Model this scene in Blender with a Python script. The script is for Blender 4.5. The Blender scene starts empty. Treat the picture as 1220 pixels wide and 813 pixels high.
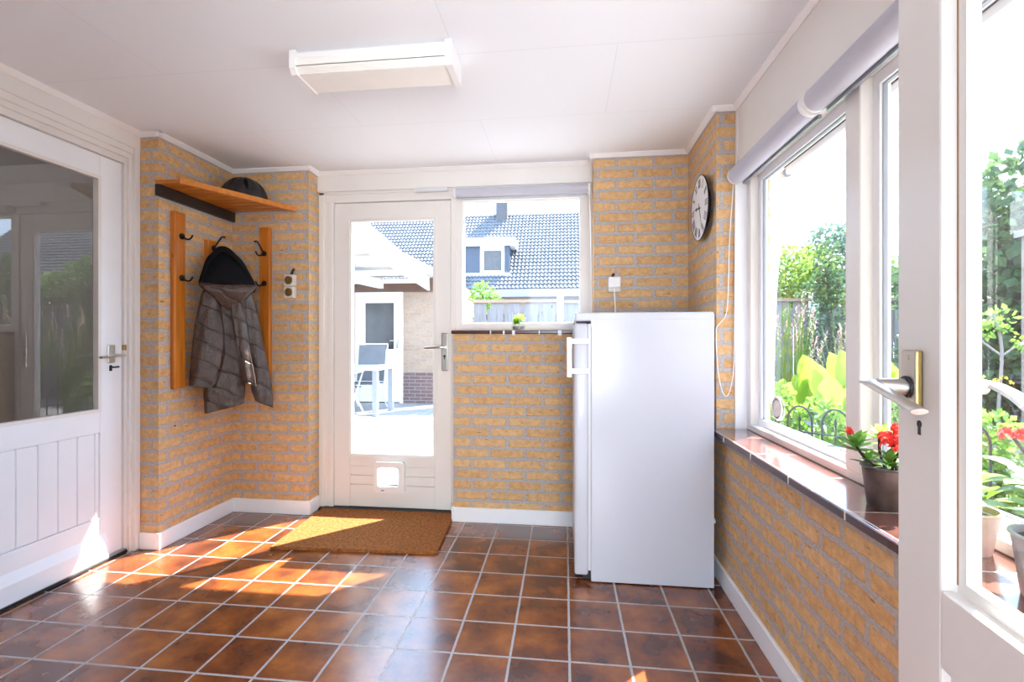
import bpy, bmesh, math, random
from mathutils import Vector, Matrix
random.seed(7)
C = bpy.context.scene.collection
PI = math.pi
sc = bpy.context.scene

# ------------------------------------------------------------------ materials
def new_mat(name):
    m = bpy.data.materials.new(name); m.use_nodes = True
    nt = m.node_tree; nt.nodes.clear()
    out = nt.nodes.new('ShaderNodeOutputMaterial')
    return m, nt, out

def principled(nt, out, col=(.8, .8, .8), rough=.5, metal=0., spec=.5, coat=0.):
    b = nt.nodes.new('ShaderNodeBsdfPrincipled')
    b.inputs['Base Color'].default_value = (*col, 1)
    b.inputs['Roughness'].default_value = rough
    b.inputs['Metallic'].default_value = metal
    b.inputs['Specular IOR Level'].default_value = spec
    b.inputs['Coat Weight'].default_value = coat
    nt.links.new(b.outputs[0], out.inputs[0])
    return b

def noise(nt, scale, detail=3., vec=None, rough=.55):
    n = nt.nodes.new('ShaderNodeTexNoise')
    n.inputs['Scale'].default_value = scale; n.inputs['Detail'].default_value = detail
    n.inputs['Roughness'].default_value = rough
    if vec is not None: nt.links.new(vec, n.inputs['Vector'])
    return n

def coords(nt, kind='Object', scale=(1, 1, 1), loc=(0, 0, 0)):
    t = nt.nodes.new('ShaderNodeTexCoord'); mp = nt.nodes.new('ShaderNodeMapping')
    mp.inputs['Scale'].default_value = scale; mp.inputs['Location'].default_value = loc
    nt.links.new(t.outputs[kind], mp.inputs[0])
    return mp.outputs[0]

def ramp(nt, fac, stops):
    r = nt.nodes.new('ShaderNodeValToRGB')
    el = r.color_ramp.elements
    while len(el) < len(stops): el.new(.5)
    for e, (p, c) in zip(el, stops): e.position = p; e.color = (*c, 1)
    nt.links.new(fac, r.inputs[0]); return r.outputs[0]

def mix(nt, fac, a, b, mode='MIX'):
    m = nt.nodes.new('ShaderNodeMix'); m.data_type = 'RGBA'; m.blend_type = mode
    for sock, v in ((m.inputs[0], fac), (m.inputs[6], a), (m.inputs[7], b)):
        if hasattr(v, 'node'): nt.links.new(v, sock)
        elif isinstance(v, (int, float)): sock.default_value = v
        else: sock.default_value = (*v, 1)
    return m.outputs[2]

def bump(nt, b, height, strength=.3, dist=.01):
    n = nt.nodes.new('ShaderNodeBump'); n.inputs['Strength'].default_value = strength
    n.inputs['Distance'].default_value = dist
    nt.links.new(height, n.inputs['Height']); nt.links.new(n.outputs[0], b.inputs['Normal'])

def math_n(nt, op, a, b=0.):
    m = nt.nodes.new('ShaderNodeMath'); m.operation = op
    for s, v in ((m.inputs[0], a), (m.inputs[1], b)):
        if hasattr(v, 'node'): nt.links.new(v, s)
        else: s.default_value = v
    return m.outputs[0]

def plain(name, col, rough=.5, metal=0., spec=.5, var=0.06, scale=6., bmp=0., bscale=60., coat=0.):
    m, nt, out = new_mat(name)
    b = principled(nt, out, col, rough, metal, spec, coat)
    v = coords(nt)
    n = noise(nt, scale, 4, v)
    lo = tuple(max(0, c * (1 - var)) for c in col); hi = tuple(min(1, c * (1 + var)) for c in col)
    nt.links.new(ramp(nt, n.outputs[0], [(.3, lo), (.7, hi)]), b.inputs['Base Color'])
    if bmp: bump(nt, b, noise(nt, bscale, 3, v).outputs[0], bmp, .004)
    return m

def brick_mat(name, cols, mortar, w=.22, h=.0654, ms=.0085, ph=(.09, .003), wob=.005, dark=True, rough=.85):
    m, nt, out = new_mat(name)
    b = principled(nt, out, cols[0], rough, spec=.25)
    uv = coords(nt, 'UV', loc=(-ph[0], -ph[1], 0))
    n1 = noise(nt, 26, 4, uv, .65); n0 = noise(nt, 70, 3, uv)
    sub = nt.nodes.new('ShaderNodeVectorMath'); sub.operation = 'SUBTRACT'
    nt.links.new(n1.outputs['Color'], sub.inputs[0]); sub.inputs[1].default_value = (.5, .5, .5)
    scl = nt.nodes.new('ShaderNodeVectorMath'); scl.operation = 'SCALE'; scl.inputs['Scale'].default_value = wob * 3
    nt.links.new(sub.outputs[0], scl.inputs[0])
    add = nt.nodes.new('ShaderNodeVectorMath'); add.operation = 'ADD'
    nt.links.new(uv, add.inputs[0]); nt.links.new(scl.outputs[0], add.inputs[1])
    br = nt.nodes.new('ShaderNodeTexBrick')
    br.offset = .5; br.squash = 1
    for k, v in (('Scale', 1), ('Mortar Size', ms), ('Mortar Smooth', .12), ('Bias', 0), ('Brick Width', w), ('Row Height', h)):
        br.inputs[k].default_value = v
    br.inputs['Color1'].default_value = (0, 0, 0, 1); br.inputs['Color2'].default_value = (1, 1, 1, 1)
    br.inputs['Mortar'].default_value = (.5, .5, .5, 1)
    nt.links.new(add.outputs[0], br.inputs['Vector'])
    base = ramp(nt, br.outputs['Color'], [(0., cols[0]), (.5, cols[1]), (1., cols[2])])
    n2 = noise(nt, 30, 5, uv, .65)
    base = mix(nt, .55, base, ramp(nt, n2.outputs[0], [(.3, tuple(c * .75 for c in cols[0])), (.7, tuple(min(1, c * 1.15) for c in cols[2]))]))
    if dark:   # small firing scars in the brick face
        st = coords(nt, 'UV', (16, 75, 1)); n3 = noise(nt, 1.0, 4, st, .72)
        f = ramp(nt, n3.outputs[0], [(.62, (0, 0, 0)), (.68, (1, 1, 1))])
        base = mix(nt, math_n(nt, 'MULTIPLY', f, .75), base, (.10, .055, .03))
    mort = ramp(nt, noise(nt, 85, 4, uv, .7).outputs[0], [(.36, tuple(c * .74 for c in mortar)), (.62, mortar)])
    col = mix(nt, br.outputs['Fac'], base, mort)
    nt.links.new(col, b.inputs['Base Color'])
    hgt = math_n(nt, 'ADD', math_n(nt, 'MULTIPLY', br.outputs['Fac'], -.6), math_n(nt, 'ADD', math_n(nt, 'MULTIPLY', n0.outputs[0], .35), math_n(nt, 'MULTIPLY', n2.outputs[0], .5)))
    bump(nt, b, hgt, .8, .008)
    return m

def tile_mat(name, cols, grout, w, h, ms, ph, rough=.25, coat=0.):
    m, nt, out = new_mat(name)
    b = principled(nt, out, cols[0], rough, spec=.6, coat=coat)
    b.inputs['Coat Roughness'].default_value = .16
    uv = coords(nt, 'UV', loc=(-ph[0], -ph[1], 0))
    n1 = noise(nt, 14, 2, uv)
    sub = nt.nodes.new('ShaderNodeVectorMath'); sub.operation = 'SUBTRACT'
    nt.links.new(n1.outputs['Color'], sub.inputs[0]); sub.inputs[1].default_value = (.5, .5, .5)
    scl = nt.nodes.new('ShaderNodeVectorMath'); scl.operation = 'SCALE'; scl.inputs['Scale'].default_value = .004
    nt.links.new(sub.outputs[0], scl.inputs[0])
    add = nt.nodes.new('ShaderNodeVectorMath'); add.operation = 'ADD'
    nt.links.new(uv, add.inputs[0]); nt.links.new(scl.outputs[0], add.inputs[1])
    br = nt.nodes.new('ShaderNodeTexBrick'); br.offset = 0; br.squash = 1
    for k, v in (('Scale', 1), ('Mortar Size', ms), ('Mortar Smooth', .25), ('Bias', 0), ('Brick Width', w), ('Row Height', h)):
        br.inputs[k].default_value = v
    br.inputs['Color1'].default_value = (0, 0, 0, 1); br.inputs['Color2'].default_value = (1, 1, 1, 1)
    nt.links.new(add.outputs[0], br.inputs['Vector'])
    # per tile offset of the flame pattern burnt into each tile
    off = nt.nodes.new('ShaderNodeVectorMath'); off.operation = 'MULTIPLY_ADD'
    nt.links.new(br.outputs['Color'], off.inputs[0]); off.inputs[1].default_value = (31, 17, 9); nt.links.new(uv, off.inputs[2])
    n2 = noise(nt, 7, 3, off.outputs[0], .5)
    n3 = noise(nt, 60, 4, uv, .7)
    tone = math_n(nt, 'ADD', math_n(nt, 'MULTIPLY', n2.outputs[0], .95), math_n(nt, 'MULTIPLY', br.outputs['Color'], .18))
    tone = math_n(nt, 'ADD', tone, math_n(nt, 'MULTIPLY', n3.outputs[0], .22))
    base = ramp(nt, tone, [(.48, cols[0]), (.62, cols[1]), (.80, cols[2]), (.95, cols[3])])
    g = ramp(nt, noise(nt, 90, 3, uv).outputs[0], [(.3, tuple(c * .7 for c in grout)), (.7, grout)])
    nt.links.new(mix(nt, br.outputs['Fac'], base, g), b.inputs['Base Color'])
    r = math_n(nt, 'ADD', math_n(nt, 'MULTIPLY', br.outputs['Fac'], .5), math_n(nt, 'ADD', math_n(nt, 'MULTIPLY', n3.outputs[0], .05), rough - .025))
    nt.links.new(r, b.inputs['Roughness'])
    hgt = math_n(nt, 'ADD', math_n(nt, 'MULTIPLY', br.outputs['Fac'], -1.), math_n(nt, 'ADD', math_n(nt, 'MULTIPLY', n3.outputs[0], .012), math_n(nt, 'MULTIPLY', n1.outputs[0], .3)))
    bump(nt, b, hgt, .35, .004)
    return m

def wood_mat(name, cols, stretch=(30, 30, 2.2), rough=.3, knots=True):
    m, nt, out = new_mat(name)
    b = principled(nt, out, cols[0], rough, spec=.5)
    v = coords(nt, 'Object', stretch)
    n = noise(nt, 1., 5, v, .6)
    c = ramp(nt, n.outputs[0], [(.25, cols[0]), (.55, cols[1]), (.8, cols[2])])
    if knots:
        n2 = noise(nt, 14, 1, coords(nt, 'Object', (1, 1, .5)))
        c = mix(nt, ramp(nt, n2.outputs[0], [(.70, (0, 0, 0)), (.76, (1, 1, 1))]), c, (.05, .015, .006))
    nt.links.new(c, b.inputs['Base Color'])
    bump(nt, b, n.outputs[0], .08, .003)
    return m

def glass_mat(name, tint=(1, 1, 1), ior=1.5, rough=0.0, base=0.0):
    m, nt, out = new_mat(name)
    t = nt.nodes.new('ShaderNodeBsdfTransparent'); t.inputs[0].default_value = (*tint, 1)
    g = nt.nodes.new('ShaderNodeBsdfGlossy'); g.inputs['Roughness'].default_value = rough
    g.inputs[0].default_value = (1, 1, 1, 1)
    fr = nt.nodes.new('ShaderNodeFresnel'); fr.inputs[0].default_value = ior
    mx = nt.nodes.new('ShaderNodeMixShader')
    geo = nt.nodes.new('ShaderNodeNewGeometry')      # reflect at the outer face only; leave the far face of the sheet clear
    f = math_n(nt, 'MULTIPLY', fr.outputs[0], math_n(nt, 'SUBTRACT', 1., geo.outputs['Backfacing']))
    nt.links.new(f, mx.inputs[0]); nt.links.new(t.outputs[0], mx.inputs[1]); nt.links.new(g.outputs[0], mx.inputs[2])
    nt.links.new(mx.outputs[0], out.inputs[0]); return m

def leaf_mat(name, cols, trans=.45, rough=.5, scale=9.):
    m, nt, out = new_mat(name)
    b = nt.nodes.new('ShaderNodeBsdfPrincipled'); b.inputs['Roughness'].default_value = rough
    b.inputs['Specular IOR Level'].default_value = .3
    tr = nt.nodes.new('ShaderNodeBsdfTranslucent')
    n = noise(nt, scale, 3, coords(nt))
    c = ramp(nt, n.outputs[0], [(.3, cols[0]), (.5, cols[1]), (.7, cols[2])])
    nt.links.new(c, b.inputs['Base Color'])
    c2 = mix(nt, .5, c, tuple(min(1, x * 1.5) for x in cols[2])); nt.links.new(c2, tr.inputs[0])
    mx = nt.nodes.new('ShaderNodeMixShader'); mx.inputs[0].default_value = trans
    nt.links.new(b.outputs[0], mx.inputs[1]); nt.links.new(tr.outputs[0], mx.inputs[2]); nt.links.new(mx.outputs[0], out.inputs[0])
    return m

M = {}
M['paint'] = plain('cream paint', (.80, .775, .74), .32, var=.02, scale=3)
M['paint_white'] = plain('white gloss paint', (.87, .89, .92), .28, var=.02, scale=3)
M['trim_white'] = plain('white trim', (.88, .86, .85), .4, var=.01)
M['ceil'] = None
M['brick'] = brick_mat('yellow brick', [(.58, .325, .135), (.665, .405, .185), (.74, .49, .25)], (.52, .475, .445), ms=.0108, wob=.0065)
M['brick_out'] = brick_mat('pale outdoor brick', [(.36, .26, .19), (.42, .32, .24), (.48, .37, .29)], (.42, .40, .38), ms=.006, wob=.002)
M['brick_purple'] = brick_mat('dark plinth brick', [(.15, .10, .10), (.18, .12, .12), (.21, .15, .15)], (.38, .35, .35), ms=.006, wob=.002)
M['tile'] = tile_mat('terracotta floor tile', [(.060, .016, .010), (.145, .038, .012), (.26, .072, .015), (.37, .120, .024)], (.48, .45, .43), .21, .21, .0050, (.0172, .0853), .24, .42)
M['sill_tile'] = tile_mat('brown sill tile', [(.10, .03, .022), (.14, .045, .03), (.18, .06, .038), (.22, .08, .05)], (.6, .57, .54), .4, .315, .0025, (.3, .065), .14, 1.)
M['sill_edge'] = plain('glazed dark tile edge', (.06, .022, .022), .25, var=.1)
M['pine'] = wood_mat('varnished pine', [(.36, .095, .009), (.56, .175, .016), (.70, .27, .034)])
M['pine_h'] = wood_mat('varnished pine slats', [(.42, .12, .010), (.60, .20, .018), (.72, .30, .038)], (2.5, 30, 30), knots=False)
M['dark_wood'] = plain('dark brown board', (.022, .013, .010), .5, var=.2)
M['iron'] = plain('black cast iron', (.02, .02, .022), .38, .6, var=.3)
M['metal'] = plain('brushed aluminium', (.62, .60, .57), .28, 1., var=.05)
M['brass'] = plain('worn brass', (.45, .30, .11), .35, 1., var=.15)
M['putty'] = plain('brown putty', (.30, .17, .08), .7, var=.3)
M['black'] = plain('black rubber', (.012, .012, .013), .5, var=.2)
M['fridge'] = plain('white fridge enamel', (.56, .57, .62), .16, var=.006, spec=.22, bmp=.02, bscale=300)
M['fridge_grey'] = plain('pale grey plastic', (.66, .67, .70), .35, var=.02)
M['plastic'] = plain('white plastic', (.84, .83, .82), .3, var=.02)
M['plastic_old'] = plain('yellowed plastic', (.70, .66, .60), .35, var=.05)
M['blind'] = plain('pale grey blind fabric', (.50, .50, .57), .6, var=.02)
M['glass'] = glass_mat('window glass')
M['glass_door'] = glass_mat('door glass with strong reflection', ior=1.75)
M['coir'] = plain('brown coir', (.31, .118, .037), .95, spec=.1, var=.45, scale=70, bmp=1., bscale=260)
M['jacket'] = None
M['lining'] = plain('black fleece lining', (.006, .006, .008), .8, spec=.12, var=.4, scale=30)
M['zinc'] = plain('weathered zinc', (.13, .10, .095), .45, .55, var=.35, scale=22)
M['zinc_light'] = plain('weathered grey zinc', (.32, .30, .31), .5, .3, var=.3, scale=22)
M['clay'] = plain('whitewashed clay', (.55, .42, .37), .8, var=.2, scale=20)
M['soil'] = plain('potting soil', (.02, .014, .01), .95, var=.4, scale=60)
M['leaf'] = leaf_mat('succulent leaf', [(.06, .15, .03), (.12, .26, .04), (.22, .40, .06)], .35, .35, 30)
M['leaf_y'] = leaf_mat('bright young leaf', [(.22, .42, .04), (.34, .55, .05), (.46, .66, .08)], .5, .4, 30)
M['petal'] = leaf_mat('red petal', [(.55, .02, .02), (.75, .035, .03), (.85, .12, .08)], .35, .5, 60)
M['stem'] = plain('brown stem', (.05, .03, .02), .8, var=.3)
M['clock_face'] = plain('clock dial', (.80, .79, .79), .45, var=.01)
M['ink'] = plain('black ink', (.015, .015, .02), .5, var=.1)
M['lamp_diff'] = plain('ribbed acrylic diffuser', (.88, .86, .81), .25, var=.02, scale=12)
M['alu'] = plain('dull aluminium strip', (.40, .43, .47), .35, .8, var=.05)
M['render_white'] = plain('white outdoor paint', (.85, .86, .88), .5, var=.02)
M['gutter_grey'] = plain('grey gutter board', (.20, .20, .20), .6, var=.04)
M['terrace'] = tile_mat('pale terrace paving', [(.27, .26, .25), (.30, .29, .28), (.33, .32, .31), (.36, .35, .34)], (.2, .19, .18), .6, .6, .004, (.1, .2), .7)
M['gravel'] = plain('grey garden paving', (.22, .20, .19), .9, var=.3, scale=8, bmp=.5, bscale=40)
M['fence'] = wood_mat('weathered fence board', [(.16, .145, .145), (.21, .195, .195), (.26, .245, .245)], (25, 25, 2), .8)
M['fence_cap'] = wood_mat('brown fence cap', [(.26, .17, .11), (.32, .22, .15), (.38, .28, .2)], (2, 25, 25), .8, False)
M['fascia_brown'] = plain('brown board', (.14, .075, .05), .6, var=.15)
M['clad_blue'] = plain('blue grey cladding', (.030, .042, .065), .5, var=.08)
M['roof'] = plain('dark glazed roof tile', (.122, .128, .140), .6, var=.15, scale=3, spec=.2)
M['chimney'] = brick_mat('grey chimney brick', [(.045, .045, .05), (.06, .058, .062), (.075, .07, .075)], (.10, .10, .10), wob=.002, dark=False)
M['house_wall'] = brick_mat('house brick', [(.20, .16, .13), (.24, .19, .15), (.28, .22, .17)], (.24, .23, .22), wob=.002, dark=False)
M['mesh_grey'] = plain('grey textile mesh', (.16, .18, .21), .6, var=.15)
M['frame_grey'] = plain('grey powder coat', (.30, .33, .37), .4, .2, var=.05)
M['frame_white'] = plain('pale furniture frame', (.72, .74, .76), .4, var=.03)
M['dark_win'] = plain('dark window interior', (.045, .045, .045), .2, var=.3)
M['poly'] = plain('milky corrugated sheet', (.62, .62, .60), .45, var=.05)
M['bark'] = plain('bark', (.10, .075, .055), .9, var=.3, scale=12)
M['tree_blue'] = leaf_mat('blue green tree leaf', [(.055, .095, .075), (.085, .14, .10), (.13, .20, .13)], .4)
M['tree_lime'] = leaf_mat('yellow green tree leaf', [(.09, .16, .025), (.15, .24, .04), (.22, .32, .06)], .45)
M['hedge'] = leaf_mat('dark hedge leaf', [(.028, .058, .030), (.05, .10, .04), (.10, .17, .06)], .35)
M['tree_mid'] = leaf_mat('mid green leaf', [(.06, .11, .03), (.10, .18, .045), (.17, .27, .08)], .4)
M['plant'] = leaf_mat('garden plant leaf', [(.06, .14, .02), (.13, .25, .035), (.22, .36, .06)], .45)
M['big_leaf'] = leaf_mat('large lime leaf', [(.17, .28, .03), (.26, .40, .04), (.35, .48, .06)], .5, .4, 5.)
M['plume'] = leaf_mat('dusky pink plume', [(.26, .15, .14), (.36, .22, .20), (.44, .30, .26)], .4)
M['fence_black'] = plain('black painted wire', (.02, .023, .028), .4, .3, var=.1)
M['hall'] = plain('hall wall', (.42, .40, .40), .8, var=.03)
M['helmet'] = plain('glossy black shell', (.012, .012, .014), .22, var=.3)
M['yellow'] = leaf_mat('yellow flower', [(.6, .4, .02), (.7, .5, .03), (.8, .6, .05)], .3)

def jacket_mat():
    m, nt, out = new_mat('brown quilted nylon')
    b = principled(nt, out, (.07, .05, .045), .30, spec=.5)
    n = noise(nt, 28, 4, coords(nt), .6)
    n2 = noise(nt, 20, 5, coords(nt, 'Object', (1, 1, .6)), .65)
    w = nt.nodes.new('ShaderNodeTexWave'); w.wave_type = 'BANDS'; w.bands_direction = 'DIAGONAL'
    w.inputs['Scale'].default_value = 2.1; w.inputs['Distortion'].default_value = 1.6; w.inputs['Detail'].default_value = 1; w.inputs['Detail Scale'].default_value = 3
    nt.links.new(coords(nt, 'Object', (.95, .95, 2.7)), w.inputs['Vector'])
    seam = ramp(nt, w.outputs[0], [(.0, (0, 0, 0)), (.06, (.7, .7, .7)), (.5, (1, 1, 1))])
    c = ramp(nt, n.outputs[0], [(.3, (.050, .030, .022)), (.7, (.092, .060, .047))])
    nt.links.new(mix(nt, 1., c, mix(nt, seam, (.72, .70, .70), (1, 1, 1)), 'MULTIPLY'), b.inputs['Base Color'])
    hgt = math_n(nt, 'ADD', math_n(nt, 'MULTIPLY', seam, .7), math_n(nt, 'MULTIPLY', n2.outputs[0], 1.8))
    bump(nt, b, hgt, .6, .012)
    return m
M['jacket'] = jacket_mat()

def ceil_mat():
    m, nt, out = new_mat('ceiling panels')
    b = principled(nt, out, (.85, .87, .90), .6, spec=.3)
    uv = coords(nt, 'UV', loc=(-.20, -.165, 0))
    br = nt.nodes.new('ShaderNodeTexBrick'); br.offset = .5
    for k, v in (('Scale', 1), ('Mortar Size', .0012), ('Mortar Smooth', .3), ('Brick Width', 1.25), ('Row Height', .585)):
        br.inputs[k].default_value = v
    nt.links.new(uv, br.inputs['Vector'])
    nt.links.new(mix(nt, br.outputs['Fac'], (.85, .87, .90), (.72, .71, .72)), b.inputs['Base Color'])
    bump(nt, b, math_n(nt, 'MULTIPLY', br.outputs['Fac'], -1), .4, .002)
    return m
M['ceil'] = ceil_mat()

# ------------------------------------------------------------------ mesh helpers
def BM(): return bmesh.new()

def box(bm, x0, x1, y0, y1, z0, z1, bev=0., seg=1):
    vs = [bm.verts.new((x, y, z)) for x in (x0, x1) for y in (y0, y1) for z in (z0, z1)]
    f = [(0, 1, 3, 2), (4, 6, 7, 5), (0, 4, 5, 1), (2, 3, 7, 6), (0, 2, 6, 4), (1, 5, 7, 3)]
    fs = [bm.faces.new([vs[i] for i in q]) for q in f]
    if bev > 0:
        es = list({e for g in fs for e in g.edges})
        bmesh.ops.bevel(bm, geom=es, offset=bev, segments=seg, profile=.5, affect='EDGES')
    return vs

def prism(bm, pts, axis, a, b):
    """extrude a 2D outline along an axis: axis x -> pts are (y,z), y -> (x,z), z -> (x,y)"""
    def P(p, t):
        return {'x': (t, p[0], p[1]), 'y': (p[0], t, p[1]), 'z': (p[0], p[1], t)}[axis]
    A = [bm.verts.new(P(p, a)) for p in pts]; B = [bm.verts.new(P(p, b)) for p in pts]
    n = len(pts)
    bm.faces.new(A); bm.faces.new(list(reversed(B)))
    for i in range(n): bm.faces.new([A[i], B[i], B[(i + 1) % n], A[(i + 1) % n]])

def tube(bm, pts, r, seg=8, caps=True, closed=False):
    pts = [Vector(p) for p in pts]; n = len(pts)
    rs = r if isinstance(r, (list, tuple)) else [r] * n
    rings = []; up = None
    for i, p in enumerate(pts):
        if closed: t = (pts[(i + 1) % n] - pts[i - 1])
        else: t = pts[min(i + 1, n - 1)] - pts[max(i - 1, 0)]
        t.normalize()
        if up is None:
            up = t.orthogonal().normalized()
        up = (up - t * up.dot(t))
        if up.length < 1e-6: up = t.orthogonal()
        up.normalize(); w = t.cross(up)
        rings.append([bm.verts.new(p + (up * math.cos(2 * PI * k / seg) + w * math.sin(2 * PI * k / seg)) * rs[i]) for k in range(seg)])
    m = n if closed else n - 1
    for i in range(m):
        A, B = rings[i], rings[(i + 1) % n]
        for k in range(seg): bm.faces.new([A[k], A[(k + 1) % seg], B[(k + 1) % seg], B[k]])
    if caps and not closed:
        bm.faces.new(list(reversed(rings[0]))); bm.faces.new(rings[-1])

def lathe(bm, prof, c=(0, 0, 0), seg=24, axis='z', sx=1., sy=1.):
    """prof: list of (radius, height)"""
    def P(r, h, a):
        x, y = r * math.cos(a) * sx, r * math.sin(a) * sy
        v = {'z': (x, y, h), 'x': (h, x, y), 'y': (x, h, y)}[axis]
        return (c[0] + v[0], c[1] + v[1], c[2] + v[2])
    rings = []
    for r, h in prof:
        if r < 1e-6: rings.append([bm.verts.new(P(0, h, 0))])
        else: rings.append([bm.verts.new(P(r, h, 2 * PI * k / seg)) for k in range(seg)])
    for A, B in zip(rings, rings[1:]):
        for k in range(seg):
            a0, a1 = A[k % len(A)], A[(k + 1) % len(A)]; b0, b1 = B[k % len(B)], B[(k + 1) % len(B)]
            q = [a0, a1, b1, b0]; u = []
            for v in q:
                if v not in u: u.append(v)
            if len(u) > 2: bm.faces.new(u)
    for R in (rings[0], rings[-1]):
        if len(R) > 2: bm.faces.new(R)

def rect_frame(bm, axis, outer, inner, a, b):
    """mitred frame: outer/inner = (u0, u1, v0, v1) across the given axis, from a to b along it"""
    def P(u, v, t): return {'x': (t, u, v), 'y': (u, t, v)}[axis]
    def ring(r, t): return [bm.verts.new(P(u, v, t)) for u, v in ((r[0], r[2]), (r[1], r[2]), (r[1], r[3]), (r[0], r[3]))]
    o0, o1, i0, i1 = ring(outer, a), ring(outer, b), ring(inner, a), ring(inner, b)
    for k in range(4):
        j = (k + 1) % 4
        for p, q in ((o0, o1), (o1, i1), (i1, i0), (i0, o0)): bm.faces.new([p[k], p[j], q[j], q[k]])

def smooth_path(pts, n=8, closed=False):
    P = [Vector(p) for p in pts]; out = []
    m = len(P) if closed else len(P) - 1
    for i in range(m):
        if closed: a, b, c, d = P[i - 1], P[i], P[(i + 1) % len(P)], P[(i + 2) % len(P)]
        else: a, b, c, d = P[max(i - 1, 0)], P[i], P[i + 1], P[min(i + 2, len(P) - 1)]
        for k in range(n):
            t = k / n
            out.append(.5 * ((2 * b) + (c - a) * t + (2 * a - 5 * b + 4 * c - d) * t * t + (3 * b - a - 3 * c + d) * t ** 3))
    if not closed: out.append(P[-1])
    return out

ORIG = {}
def obj(name, bm, m, parent=None, smooth=False, world=True, recalc=True):
    if recalc: bmesh.ops.recalc_face_normals(bm, faces=bm.faces)
    bm.normal_update()
    uv = bm.loops.layers.uv.new('UVMap')
    for f in bm.faces:
        n = f.normal; ax = max(range(3), key=lambda k: abs(n[k]))
        for l in f.loops:
            p = l.vert.co
            l[uv].uv = (p.y, p.z) if ax == 0 else (p.x, p.z) if ax == 1 else (p.x, p.y)
    if smooth:
        for f in bm.faces: f.smooth = True
        for e in bm.edges:
            if len(e.link_faces) == 2 and e.calc_face_angle(0) > .7: e.smooth = False
    if world and parent is not None:
        bmesh.ops.translate(bm, verts=bm.verts, vec=-Vector(ORIG.get(parent.name, (0, 0, 0))))
    me = bpy.data.meshes.new(name); bm.to_mesh(me); bm.free()
    me.materials.append(M[m] if isinstance(m, str) else m)
    o = bpy.data.objects.new(name, me); C.objects.link(o)
    if parent is not None:
        o.parent = parent; ORIG[o.name] = ORIG.get(parent.name, (0, 0, 0))
    return o

def tag(o, label=None, cat=None, group=None, kind=None):
    if label: o['label'] = label
    if cat: o['category'] = cat
    if group: o['group'] = group
    if kind: o['kind'] = kind
    return o

def thing(name, label, cat, loc=(0, 0, 0), group=None, kind=None, rz=0.):
    o = bpy.data.objects.new(name, None); C.objects.link(o); o.location = loc; o.rotation_euler = (0, 0, rz)
    o.empty_display_size = .1
    ORIG[o.name] = tuple(loc)
    return tag(o, label, cat, group, kind)

def bx(name, m, parent, *a, bev=0., seg=1):
    bm = BM(); box(bm, *a, bev=bev, seg=seg); return obj(name, bm, m, parent)

def copy_tree(o, parent=None):
    c = o.copy(); C.objects.link(c)
    if parent is not None: c.parent = parent
    for ch in list(o.children): copy_tree(ch, c)
    return c

# ================================================================== THE SETTING
H = 2.25
bm = BM(); box(bm, -2.6, 1.0, -.3, 3.25, -.06, 0)
tag(obj('floor', bm, 'tile'), 'glossy terracotta floor tiles with pale grout', 'floor', kind='structure')
bm = BM(); box(bm, -2.6, 1.1, -.3, 3.45, H, H + .15)
tag(obj('ceiling', bm, 'ceil'), 'white panelled ceiling above the whole room', 'ceiling', kind='structure')

bm = BM()   # brick nook back, low brick parapet under the window, tall brick pier behind the fridge
box(bm, -2.6, -1.643, 3.055, 3.35, -.06, H + .05)
box(bm, -.689, .18, 3.055, 3.30, -.06, 1.168)
box(bm, .173, 1.0, 3.055, 3.36, -.06, H + .05)
box(bm, -1.643, -.689, 3.33, 3.36, -.06, .0)
box(bm, -1.7, .2, 3.22, 3.36, 2.13, H + .05)
tag(obj('wall_back', bm, 'brick'), 'yellow brick wall around the garden door and the small window', 'wall', kind='structure')
bm = BM()   # nook side wall with its front end, wall above and behind the glazed hall door
box(bm, -2.40, -2.175, 2.45, 3.056, -.06, H + .05)
tag(obj('wall_left', bm, 'brick'), 'yellow brick side of the coat nook beside the glazed hall door', 'wall', kind='structure')
bm = BM()
box(bm, .725, .97, -.3, 2.506, -.06, .684)
box(bm, .725, .97, 2.505, 3.06, -.06, H + .05)
tag(obj('wall_right', bm, 'brick'), 'yellow brick wall below the long window, rising to a pier with the clock', 'wall', kind='structure')
bm = BM()
box(bm, -2.6, -2.1, -.3, -.0, -.06, H + .05); box(bm, -2.1, -.62, -.3, 0, -.06, H + .05)
box(bm, -.62, -.46, -.3, 0, -.06, H + .05); box(bm, -.46, .52, -.3, 0, 2.1, H + .05); box(bm, .52, 1.0, -.3, 0, -.06, H + .05)
tag(obj('wall_front', bm, 'paint'), 'cream wall around the doorway of the open glazed door', 'wall', kind='structure')

bm = BM()   # the room the camera stands in front of
box(bm, -2.6, -2.5, -3.3, -.3, -.06, H + .3); box(bm, 1.5, 1.6, -3.3, -.3, -.06, H + .3); box(bm, 1.0, 1.6, -.4, -.3, -.06, H + .3)
box(bm, -2.6, -1.9, -3.4, -3.3, -.06, H + .3); box(bm, .36, 1.6, -3.4, -3.3, -.06, H + .3); box(bm, -1.9, .36, -3.4, -3.3, 2.15, H + .3)
box(bm, -2.6, 1.6, -3.4, -.3, H + .2, H + .3)
tag(obj('wall_room', bm, 'paint'), 'cream walls of the room behind the camera', 'wall', kind='structure')
bm = BM(); box(bm, -2.6, 1.6, -3.4, -.3, -.06, 0); tag(obj('floor_room', bm, 'tile'), 'tiled floor of the room behind the camera', 'floor', kind='structure')
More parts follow.
